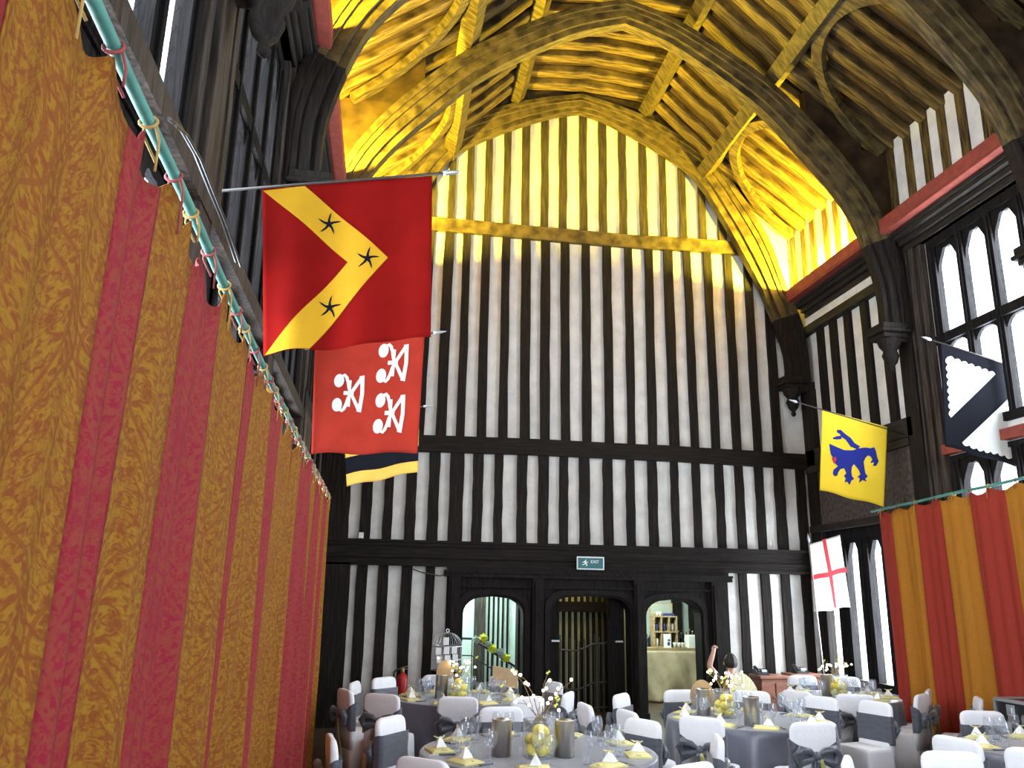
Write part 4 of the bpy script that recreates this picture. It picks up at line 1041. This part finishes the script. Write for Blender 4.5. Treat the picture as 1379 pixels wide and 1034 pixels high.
for px, py, tb, dz, rmin, lab in CH:
    p = atZ(px, py, HC)
    if tb == 'F': c = Vector((4.3, 5.6, 0))
    else: c = Vector((TABLES[tb][0], TABLES[tb][1], 0)); rmin = max(rmin, TABLES[tb][2]+.50)
    q = Vector((p.x, p.y, 0))
    if (q-c).length < rmin:       # keep the sight line, move along it until clear of the table
        d = Vector((p.x, p.y, 0)).normalized(); away = 1 if (q-c).dot(d) > 0 else -1
        while (q-c).length < rmin: q += d*(.02*away)
    if q.x > 7.2:
        d = Vector((q.x, q.y, 0)); k = 7.2/q.x; q = Vector((7.2, q.y*max(k, .9), 0))
    if q.y > 14.0: q *= 14.0/q.y
    if len(CHP) in (27, 29): q = Vector(((7.25, 12.75, 0), None, (7.40, 10.88, 0))[len(CHP)-27])
    for _ in range(3):
        for e in CHP:
            if (q-e).length < .64: q += (q-e).normalized()*(.64-(q-e).length+.01)
    CHP.append(q)
    v = c-q; rz = math.atan2(-v.x, v.y)+math.radians(dz)
    root = Vector((q.x, q.y, 0))+Vector((-math.sin(rz), math.cos(rz), 0))*.05
    if chair0 is None: chair0 = make_chair(lab); chair0.location = root; chair0.rotation_euler = (0, 0, rz); chair0.scale = (1.15, FS, FS)
    else: dup(chair0, root, rz, lab)

# ------------------------------------------------------------------ things on the tables
def make_jar(loc, where):
    t = thing('glass_jar', 'wide clear glass jar of lemons at the centre of '+where, 'jar', loc)
    t.scale = (1.25, 1.25, 1.5)
    MB().lathe([(.095, 0), (.105, .006), (.108, .02), (.108, .17), (.100, .185), (.104, .20)], 24, cap=False).build('wall', M['glass'], t, smooth=True)
    MB().lathe([(.001, .0), (.09, .0), (.10, .004), (.10, .012), (.001, .014)], 24, cap=False).build('base', M['glass'], t, smooth=True)
    MB().tube([(.105*math.cos(a*PI/12), .105*math.sin(a*PI/12), .195) for a in range(24)], .005, 6, closed=True).build('rim', M['glass'], t, smooth=True)
    return t
lem = MB().lathe([(.002, -.046), (.010, -.042), (.024, -.032), (.033, -.014), (.035, 0), (.033, .014), (.024, .032), (.011, .041), (.008, .047), (.002, .049)], 14, cap=False)
lemme = lem.build('lemon', M['lemon'], smooth=True); first_lemon = [True]
def lemons(loc, where, n):
    spots = [(.072*math.cos(a), .072*math.sin(a), .052) for a in (.2, 1.8, 3.4, 5.0)]+[(.07*math.cos(a), .07*math.sin(a), .128) for a in (1.0, 2.7, 4.3, 5.8)]+[(.0, .03, .195), (.03, -.05, .20)]
    for i, s in enumerate(spots[:n]):
        o = lemme if first_lemon[0] else copymesh(lemme); first_lemon[0] = False; o.scale = (1.3, 1.3, 1.3)
        o.location = Vector(loc)+Vector(s); o.rotation_euler = (random.uniform(.8, 1.6), random.uniform(-.5, .5), random.uniform(0, 6))
        tag(o, 'yellow lemon inside the glass jar on '+where, 'lemon', 'lemons in the jar on '+where)
def branch(loc, where, h, spread, n, seed):
    rnd = random.Random(seed)
    t = thing('fairy_light_branch', 'spray of thin twigs with glowing warm fairy lights on '+where, 'fairy lights', loc)
    tw = MB(); tips = []
    for i in range(n):
        a = 2*PI*i/n+rnd.uniform(-.3, .3); s = spread*rnd.uniform(.45, 1.); hh = h*rnd.uniform(.55, 1.)
        b = Vector((rnd.uniform(-.03, .03), rnd.uniform(-.03, .03), .27)); e = Vector((s*math.cos(a), s*math.sin(a), hh))
        pts = [b.lerp(e, k/6)+Vector((rnd.uniform(-.012, .012), rnd.uniform(-.012, .012), .10*math.sin(PI*k/6)*(1 if i % 2 else .5))) for k in range(7)]
        tw.tube(pts, [.0035-.0003*k for k in range(7)], 5); tips += [pts[3], pts[5], pts[6]]
        if i % 3 == 0: tw.tube([pts[4], pts[4]+Vector((.05*math.cos(a+1), .05*math.sin(a+1), .04))], .002, 5)
    tw.build('twig', M['twig'], t)
    for i, p in enumerate(tips):
        if i % 3 == 1 and i % 2: continue
        if rnd.random() < .78: MB().ball(p+Vector((0, 0, .01)), .013, 8, 5).build('bulb', M['bulb'], t, smooth=True)
        else: MB().ball(p+Vector((0, 0, .008)), .013, 6, 4).add([p, p+Vector((.03, 0, .02)), p+Vector((.015, .012, .035))], [(0, 1, 2)]).build('bud', M['leafbud'], t)
def cylinder(loc, lab):
    t = thing('steel_cylinder', lab, 'wine cooler', loc); t.scale = (1.4, 1.4, 1.45)
    MB().lathe([(.056, 0), (.06, .004), (.06, .196), (.0615, .2), (.056, .2), (.055, .02), (.001, .02)], 28, cap=False).build('body', M['metal'], t, smooth=True)
gl0 = []
def make_glass(loc, lab, grp):
    t = thing('wine_glass', lab, 'glass', loc, 0, grp); t.scale = (1.25, 1.25, 1.2)
    MB().lathe([(.034, 0), (.033, .003), (.006, .006)], 16, cap=False).build('foot', M['glass'], t, smooth=True)
    MB().lathe([(.0045, .004), (.004, .05), (.005, .085)], 10, cap=False).build('stem', M['glass'], t, smooth=True)
    MB().lathe([(.004, .083), (.022, .092), (.036, .115), (.040, .140), (.037, .170), (.032, .195)], 18, cap=False).build('bowl', M['glass'], t, smooth=True)
    return t
tum0 = []
def tumbler(loc, lab, grp):
    if not tum0:
        t = thing('water_glass', lab, 'glass', loc, 0, grp); t.scale = (1.2, 1.2, 1.2)
        MB().lathe([(.001, .004), (.026, .004), (.028, .0), (.031, .05), (.034, .11)], 16, cap=False).build('wall', M['glass'], t, smooth=True); tum0.append(t); return
    dup(tum0[0], loc, 0, lab, grp)
def glass(loc, lab, grp):
    if not gl0: gl0.append(make_glass(loc, lab, grp))
    else: dup(gl0[0], loc, 0, lab, grp)
nap0 = []; fav0 = []; kn0 = []
def napkin(loc, rz, lab, grp):
    if not nap0:
        t = thing('folded_napkin', lab, 'napkin', loc, rz, grp); t.scale = (1.15, 1.15, 1.1)
        MB().grid(lambda u, v: (-.11+.22*u, -.085+.17*v, .034*(1-abs(2*u-1)**4)*(1-abs(2*v-1)**3)*.6+.012), 12, 8).box(-.11, -.085, 0, .11, .085, .012).build('fold', M['napkin'], t, smooth=False)
        MB().box(-.105, -.03, .018, .105, .01, .03).build('turned_edge', M['napkin'], t, bevel=.006)
        nap0.append(t)
    else: dup(nap0[0], loc, rz, lab, grp)
def favour(loc, rz, lab, grp):
    if not fav0:
        t = thing('table_favour', lab, 'favour', loc, rz, grp); t.scale = (1.1, 1.1, .8)
        MB().add([(-.045, -.035, 0), (.045, -.035, 0), (.045, .035, 0), (-.045, .035, 0), (-.006, 0, .10), (.006, 0, .10)], [(0, 3, 2, 1), (0, 1, 5, 4), (1, 2, 5), (2, 3, 4, 5), (3, 0, 4)]).build('pouch', M['card'], t)
        MB().tube([(-.02, -.012, .085), (-.045, -.02, .105), (-.02, 0, .092), (.02, 0, .092), (.045, -.02, .105), (.02, -.012, .085)], .006, 6).build('ribbon', M['napkin'], t, smooth=True)
        fav0.append(t)
    else: dup(fav0[0], loc, rz, lab, grp)
def cutlery(loc, rz, lab, grp):
    if not kn0:
        t = thing('wrapped_cutlery', lab, 'cutlery', loc, rz, grp)
        MB().box(-.016, -.10, 0, .016, .04, .014).build('wrap', M['sash'], t, bevel=.005); MB().box(-.008, .04, .002, .008, .12, .008).build('handles', M['metal'], t)
        kn0.append(t)
    else: dup(kn0[0], loc, rz, lab, grp)
NS = {'A': 9, 'B': 8, 'C': 9, 'D': 8, 'E': 7}
for k, (x, y, r, nm) in TABLES.items():
    rnd = random.Random(ord(k))
    for i in range(NS[k]):
        a = 2*PI*i/NS[k]+.35+rnd.uniform(-.08, .08); ca, sa = math.cos(a), math.sin(a)
        P_ = lambda rr, off=0.: (x+rr*ca-off*sa, y+rr*sa+off*ca, ZT+.001)
        napkin(P_(r-.17), a-PI/2+rnd.uniform(-.3, .3), 'folded lemon yellow napkin at a place on '+nm, 'napkins on '+nm)
        q = P_(r-.17, rnd.uniform(-.03, .03)); favour((q[0], q[1], ZT+.038), a+rnd.uniform(-.6, .6), 'small white tied favour bag on a napkin of '+nm, 'favours on '+nm)
        glass(P_(r-.34, .12), 'stemmed wine glass standing at a place on '+nm, 'wine glasses on '+nm)
        glass(P_(r-.40, .02), 'stemmed wine glass standing at a place on '+nm, 'wine glasses on '+nm)
        tumbler(P_(r-.31, -.10), 'plain water glass standing at a place on '+nm, 'water glasses on '+nm)
        cutlery(P_(r-.19, .19), a-PI/2, 'cutlery rolled in grey cloth at a place on '+nm, 'cutlery on '+nm)
JAR = {'A': (725, 1020), 'B': (617, 941), 'C': (977, 966), 'D': (1130, 938)}
for k, (px, py) in JAR.items():
    c = atZ(px, py, ZT); nm = TABLES[k][3]
    c = (c.x, c.y, ZT+.001); make_jar(c, nm); lemons((c[0], c[1], ZT+.012), nm, 10 if k in 'AC' else 9)
    branch(c, nm, *{'A': (.66, .34, 12, 5), 'B': (.52, .28, 11, 11), 'C': (.50, .26, 11, 23), 'D': (.55, .30, 11, 31)}[k])
def at_table(px, py): c = atZ(px, py, ZT); return (c.x, c.y, ZT+.001)
cylinder(at_table(675, 1018), 'steel cylinder standing before the jar of the foremost table, on the curtain side')
cylinder(at_table(760, 1019), 'steel cylinder on the foremost table on the barred-gate side of the lemon jar')
cylinder(at_table(594, 940), 'steel cylinder beside the lemon jar under the birdcage')
cylinder(at_table(1013, 977), 'lone steel cylinder with a pale ribbon on the table facing the bar')
cylinder(at_table(948, 963), 'steel cylinder beside the kraft card on the table facing the bar')
cylinder(at_table(1115, 937), 'steel cylinder beside the lemon jar under the cusped window')
# kraft card signs
def easel_card(px, py, pw, ph, zc, lab, lean=.1, rot=0., round_=False):
    c = atZ(px, py, ZT); d = (c-EYE).length; w = pw*d/F/1.02; h = ph*d/F
    t = thing('kraft_card', lab, 'card', (c.x, c.y, ZT+.001), rot)
    z0 = zc
    if round_: poly = [(w/2*math.cos(PI*i/14), z0+h*.3+h*.7*math.sin(PI*i/14)) for i in range(15)]+[(-w/2*.8, z0), (w/2*.8, z0)]
    else: poly = [(-w/2, z0+.03), (w/2, z0-.03), (w/2*1.02, z0+h-.03), (-w/2*.98, z0+h+.03)]
    MB().prism(poly, lambda a, b, s: (a, s+b*lean, b), -.004, .004).build('board', M['kraft'], t)
    MB().tube([(-.05, .02, 0), (0, z0*lean+.012, z0+.08), (.05, .02, 0)], .006, 6).build('stand', M['twig'], t)
easel_card(680, 937, 33, 22, .12, 'square kraft card tilted on its stand before the middle doorway post', .12, -.05)
easel_card(598, 940, 22, 22, .24, 'rounded kraft card behind the steel cylinder under the birdcage', .05, 0, True)
easel_card(947, 960, 32, 30, .08, 'rounded kraft card by the hessian cloth on the table facing the bar', .05, 0, True)

# ------------------------------------------------------------------ birdcage with place cards, on a small dark stand
p = atY(601, 905, 14.1); rc = (atY(621, 880, 14.1).x-atY(581, 880, 14.1).x)/2
st = thing('pedestal_stand', 'small dark pedestal stand carrying the birdcage by the end wall', 'stand', (p.x, 14.1, 0))
MB().lathe([(.20, 0), (.21, .02), (.06, .06), (.035, .12), (.035, p.z-.12), (.09, p.z-.04)], 20).build('column', M['darkpanel'], st, smooth=True); MB().lathe([(.24, p.z-.04), (.26, p.z-.03), (.26, p.z-.008), (.25, p.z)], 28).build('top', M['darkpanel'], st)
bcg = thing('birdcage', 'tall domed wire birdcage hung with white cards beside the first doorway', 'birdcage', (p.x, 14.1, p.z))
hh = atY(601, 848, 14.1).z-p.z; zd = hh*.62
for k in range(20):
    a = 2*PI*k/20
    MB().tube([(rc*math.cos(a), rc*math.sin(a), .03), (rc*math.cos(a), rc*math.sin(a), zd)]+[(rc*math.cos(b)*math.cos(a), rc*math.cos(b)*math.sin(a), zd+(hh-zd-.04)*math.sin(b)) for b in (.3, .6, .9, 1.2, 1.5)], .0035, 5).build('wire', M['alu'], bcg)
for z in (.03, zd*.5, zd): MB().tube([(rc*math.cos(a*PI/16), rc*math.sin(a*PI/16), z) for a in range(32)], .006, 6, closed=True).build('hoop', M['alu'], bcg)
MB().lathe([(rc, 0), (rc+.015, .01), (rc+.015, .03), (rc, .035)], 32).build('base_tray', M['darkpanel'], bcg)
MB().tube([(.025*math.cos(a*PI/8), 0, hh-.01+.025*math.sin(a*PI/8)) for a in range(16)], .005, 6, closed=True).build('ring', M['alu'], bcg)
cards = [(592+11*(i % 3)-1, 870+13*(i//3)) for i in range(9)]
cards = [(601, 863), (591, 877), (601.5, 876), (612, 875.5), (592, 888), (602.5, 887), (613, 886), (604, 898), (614, 897)]
for i, (x, y) in enumerate(cards):
    q = atY(x, y, 14.1-rc-.01); w2 = .045
    dx = q.x-p.x; dy = -math.sqrt(max(.0, (rc+.012)**2-dx*dx)) if abs(dx) < rc else -.02
    tag(MB().box(-w2, -.003, -.055, w2, .003, .055).build('place_card', M['card'], loc=(q.x, 14.1+dy, q.z)), 'small white card clipped on the front of the domed birdcage', 'card', 'cards on the birdcage')

# ------------------------------------------------------------------ sideboards and gear at the far corner
def sideboard(x0, x1, Y, zt, lab):
    t = thing('sideboard', lab, 'sideboard', ((x0+x1)/2, Y, 0)); w = (x1-x0)/2
    MB().box(-w, -.24, zt-.05, w, .24, zt).build('top', M['sidewood'], t, bevel=.008)
    MB().box(-w+.04, -.2, .08, w-.04, .22, zt-.05).box(-w+.06, -.18, 0, w-.06, .2, .08).build('body', M['sidewood'], t)
    for s in (-1, 1):
        o = MB().box(-w*.44, -.012, .12, w*.44, .012, zt-.12).build('door', M['sidewood'], t, loc=(s*w*.48, -.21, 0), bevel=.006); MB().ball((-s*w*.32, -.03, zt*.6), .018, 8, 5).build('knob', M['brass'], o, smooth=True)
YS = 14.36
z1 = atY(1040, 910, YS-.2).z
sideboard(atY(1016, 912, YS).x, atY(1056, 912, YS).x, YS, z1, 'low reddish oak sideboard below the white stripes by the seated person')
sideboard(atY(1060, 911, YS).x, atY(1100, 911, YS).x, YS, z1+.03, 'low reddish oak sideboard in the corner by the red cross flag')
for (px, lab, zz) in ((1012, 'black desk telephone on the sideboard end beside the yellow fan', z1), (1077, 'black desk telephone on the corner sideboard by the red cross flag', z1+.03)):
    t = thing('telephone', lab, 'telephone', (max(atY(px, 905, YS).x, atY(1016, 912, YS).x+.12), YS-.02, zz))
    MB().add([(-.11, -.1, 0), (.11, -.1, 0), (.11, .1, 0), (-.11, .1, 0), (-.11, -.1, .03), (.11, -.1, .03), (.11, .1, .10), (-.11, .1, .10)], [(0, 3, 2, 1), (4, 5, 6, 7), (0, 1, 5, 4), (1, 2, 6, 5), (2, 3, 7, 6), (3, 0, 4, 7)]).build('base', M['blackplastic'], t)
    MB().tube([(-.085, -.08, .065), (-.085, -.06, .09), (-.085, .06, .135), (-.085, .09, .12)], .022, 8).build('handset', M['blackplastic'], t, smooth=True)
    MB().box(.0, -.04, .055, .09, .05, .088).build('keypad', M['alu'], t)
# flight case by the dull curtain
p = atX(1349, 1000, 7.35); ze = atX(1349, 955, 7.35).z
fcs = thing('flight_case', 'black flight case with bright metal edges before the dull striped curtain', 'flight case', (7.42, 8.75, 0)); hz = 1.06
cx0, cx1, cy0, cy1 = -.28, .26, -.65, .5
MB().box(cx0, cy0, .09, cx1, cy1, hz).build('body', M['blackplastic'], fcs)
e = MB(); k = .018
for x in (cx0, cx1):
    for y in (cy0, cy1): e.box(x-k, y-k, .09, x+k, y+k, hz+.005)
    for z in (.10, hz): e.box(x-k, cy0, z-k, x+k, cy1, z+k)
for y in (cy0, cy1):
    for z in (.10, hz): e.box(cx0, y-k, z-k, cx1, y+k, z+k)
e.build('metal_edge', M['alu'], fcs)
for y in (cy0+.25, cy1-.25): MB().box(cx0-.02, y-.06, hz-.16, cx0, y+.06, hz-.04).box(cx0-.03, y-.03, hz-.13, cx0-.01, y+.03, hz-.07).build('latch', M['alu'], fcs, bevel=.004)
for x in (cx0+.1, cx1-.1):
    for y in (cy0+.1, cy1-.1): MB().lathe([(.045, -.02), (.05, 0), (.045, .02)], 14, (x, y, .05)).box(x-.03, y-.03, .06, x+.03, y+.03, .09).build('caster', M['blackiron'], fcs)

# ------------------------------------------------------------------ seated person and the yellow fan
P0 = atY(984, 893, 13.3)       # centre of the head
ctr = Vector((P0.x, P0.y, 0))
chd = thing('wooden_chair', 'plain dark wooden chair under the seated person by the end wall', 'chair', (ctr.x, ctr.y+.06, 0), 0)
MB().box(-.21, -.21, .42, .21, .21, .46).build('seat', M['sidewood'], chd, bevel=.01)
for x in (-.18, .18):
    for y in (-.18, .18): MB().tube([(x, y, 0), (x*.95, y*.95, .42)], .018, 8).build('leg', M['sidewood'], chd)
MB().box(-.19, -.21, .62, .19, -.18, .84).box(-.19, -.21, .46, -.16, -.18, .84).box(.16, -.21, .46, .19, -.18, .84).build('backrest', M['sidewood'], chd)
FIST = atY(962, 874, 13.25)-ctr; ELB = atY(955, 897, 13.2)-ctr; hz0 = P0.z
def skinmesh(name, verts, edges, radii, root=0, sub=2):
    me = bpy.data.meshes.new(name); me.from_pydata([tuple(v) for v in verts], edges, []); me.update()
    o = bpy.data.objects.new(name, me); COL.objects.link(o)
    sk = o.modifiers.new('skin', 'SKIN'); sk.use_smooth_shade = True
    for i, r in enumerate(radii):
        rr = r if isinstance(r, tuple) else (r, r); me.skin_vertices[0].data[i].radius = rr; me.skin_vertices[0].data[i].use_root = (i == root)
    ss = o.modifiers.new('sub', 'SUBSURF'); ss.levels = sub; ss.render_levels = sub
    dg = bpy.context.evaluated_depsgraph_get(); dg.update()
    m2 = bpy.data.meshes.new_from_object(o.evaluated_get(dg)); o.modifiers.clear(); o.data = m2; bpy.data.meshes.remove(me)
    for p in m2.polygons: p.use_smooth = True
    return o
SH = hz0-.27        # shoulder height
V = [(0, 0, .62), (0, .01, .72), (-.01, .02, .90), (-.01, .02, SH-.06), (0, .02, SH+.02), (.0, .03, SH+.09), (.005, .04, hz0-.06), (.01, .045, hz0+.01), (.01, .035, hz0+.07),
     (-.17, .01, SH-.02), ELB, ELB.lerp(FIST, .5), ELB.lerp(FIST, .86), FIST,
     (.17, .01, SH-.03), (.23, .06, SH-.26), (.10, .28, SH-.34), (.03, .34, SH-.33),
     (-.10, .04, .58), (-.16, .42, .57), (-.17, .46, .10), (-.17, .56, .05), (.10, .04, .58), (.13, .44, .57), (.13, .48, .10), (.13, .58, .05)]
Ed = [(0, 1), (1, 2), (2, 3), (3, 4), (4, 5), (5, 6), (6, 7), (7, 8), (3, 9), (9, 10), (10, 11), (11, 12), (12, 13), (3, 14), (14, 15), (15, 16), (16, 17), (0, 18), (18, 19), (19, 20), (20, 21), (0, 22), (22, 23), (23, 24), (24, 25)]
Rd = [.15, (.13, .14), (.14, .15), (.13, .15), .07, .052, .075, .092, .06, .065, .05, .046, .033, .036, .065, .05, .036, .034, .09, .072, .05, .04, .09, .072, .05, .04]
# curled fingers on the raised fist
k0 = len(V)
up = (FIST-ELB).normalized(); sdv = up.cross(Vector((0, 1, 0))).normalized()
for i in range(4):
    b = FIST+sdv*(-.03+.02*i)+up*.02; ln = (.036, .042, .040, .032)[i]
    V += [b+up*ln*.8+Vector((0, .012, 0)), b+up*ln*.9+Vector((0, -.022, 0)), b+up*.006+Vector((0, -.036, 0))]
    n = len(V)-3; Ed += [(13, n), (n, n+1), (n+1, n+2)]; Rd += [.0105, .0095, .0085]
V += [FIST+sdv*.042+up*.0, FIST+sdv*.040+up*.032+Vector((0, -.022, 0))]; n = len(V)-2; Ed += [(13, n), (n, n+1)]; Rd += [.012, .010]
pr = skinmesh('person', V, Ed, Rd)
pr.location = ctr
tag(pr, 'dark-haired person in black raising one bare arm, seated by the end wall', 'person')
for q in ('blackshirt', 'skin'): pr.data.materials.append(M[q])
vE, vF = ELB, FIST
for p in pr.data.polygons:
    c = Vector(p.center); onarm = (c-ELB).length < .9 and (c-ELB).dot(up) > -.09 and (c-(ELB+up*max(0, (c-ELB).dot(up)))).length < .13 and c.x < -.12
    p.material_index = 1 if (c.z > SH+.07 and c.x > -.13) or (onarm and (c-ELB).dot(up) > -.05) or ((c-Vector(V[17])).length < .10) else 0
hd = MB()
hc = Vector((.010, .022, hz0+.015))
def hair_pt(u, v):
    a = 2*PI*u; front = max(0, math.sin(a)); vm = .72-.34*front**.7; p = PI*(.02+vm*v)
    return tuple(hc+Vector((.108*math.cos(a)*math.sin(p), .120*math.sin(a)*math.sin(p), .130*math.cos(p)+.008))+Vector((0, .006*math.sin(u*40), .004*math.sin(u*60))))
hd.grid(hair_pt, 36, 16)
o = hd.build('hair', M['hair'], pr, smooth=True); o.modifiers.new('t', 'SOLIDIFY').thickness = .006
fa = MB(); fy = .045+.092
fa.ball((.012, fy+.01, hz0-.01), .014, 8, 5, 1.4)
fa.build('nose', M['skin'], pr, smooth=True)
for s in (-1, 1): MB().ball((.012+s*.034, fy-.006, hz0+.012), .011, 8, 5, .7).build('eye', M['blackplastic'], pr, smooth=True)
for s in (-1, 1): MB().ball((.012+s*.100, .045, hz0-.005), .022, 8, 6, 1.4).build('ear', M['skin'], pr, smooth=True)
MB().box(-.012, fy-.016, hz0-.052, .036, fy-.004, hz0-.044).build('mouth', M['crossred'], pr)
pr.rotation_euler = (0, 0, 0)
fn_ = atY(1003, 931, 12.5); fr_ = (atY(1023, 925, 12.5).x-atY(986, 925, 12.5).x)/2
fan = thing('paper_fan', 'pale yellow round pleated paper fan standing up in front of the seated person', 'fan', (fn_.x, 12.5, fn_.z-.05), 0)
pl = MB(); n = 28
vs = [(0, 0, .0)]+[(fr_*1.02*math.cos(PI*1.12*i/n-.19)-.0, .008*(i % 2), fr_*1.55*math.sin(max(0, PI*1.12*i/n-.19))*.98+.02) for i in range(n+1)]
pl.add(vs, [(0, i, i+1) for i in range(1, n+1)]); o = pl.build('pleated_leaf', M['paleyellow'], fan); o.modifiers.new('t', 'SOLIDIFY').thickness = .006
o['label'] = 'pale yellow pleats'; o.rotation_euler = (-.5, 0, 0)
MB().tube([(0, 0, -fn_.z+.05+.0), (0, 0, .06)], .012, 8).lathe([(.12, 0), (.12, .015), (.02, .03)], 18, (0, 0, -fn_.z+.05)).build('stand', M['twig'], fan)

# ------------------------------------------------------------------ world and exposure
wd = bpy.data.worlds.new('overcast_sky'); SC.world = wd; wd.use_nodes = True
wd.node_tree.nodes['Background'].inputs[0].default_value = (.80, .90, 1, 1)
wd.node_tree.nodes['Background'].inputs[1].default_value = 4.0
SC.view_settings.view_transform = 'Standard'; SC.view_settings.look = 'None'; SC.view_settings.exposure = -0.05; SC.view_settings.gamma = 1
SC.view_settings.use_curve_mapping = False
SC.cycles.use_denoising = True
SC.cycles.sample_clamp_indirect = 25
SC.cycles.max_bounces = 8; SC.cycles.transparent_max_bounces = 16; SC.cycles.caustics_reflective = False; SC.cycles.caustics_refractive = False
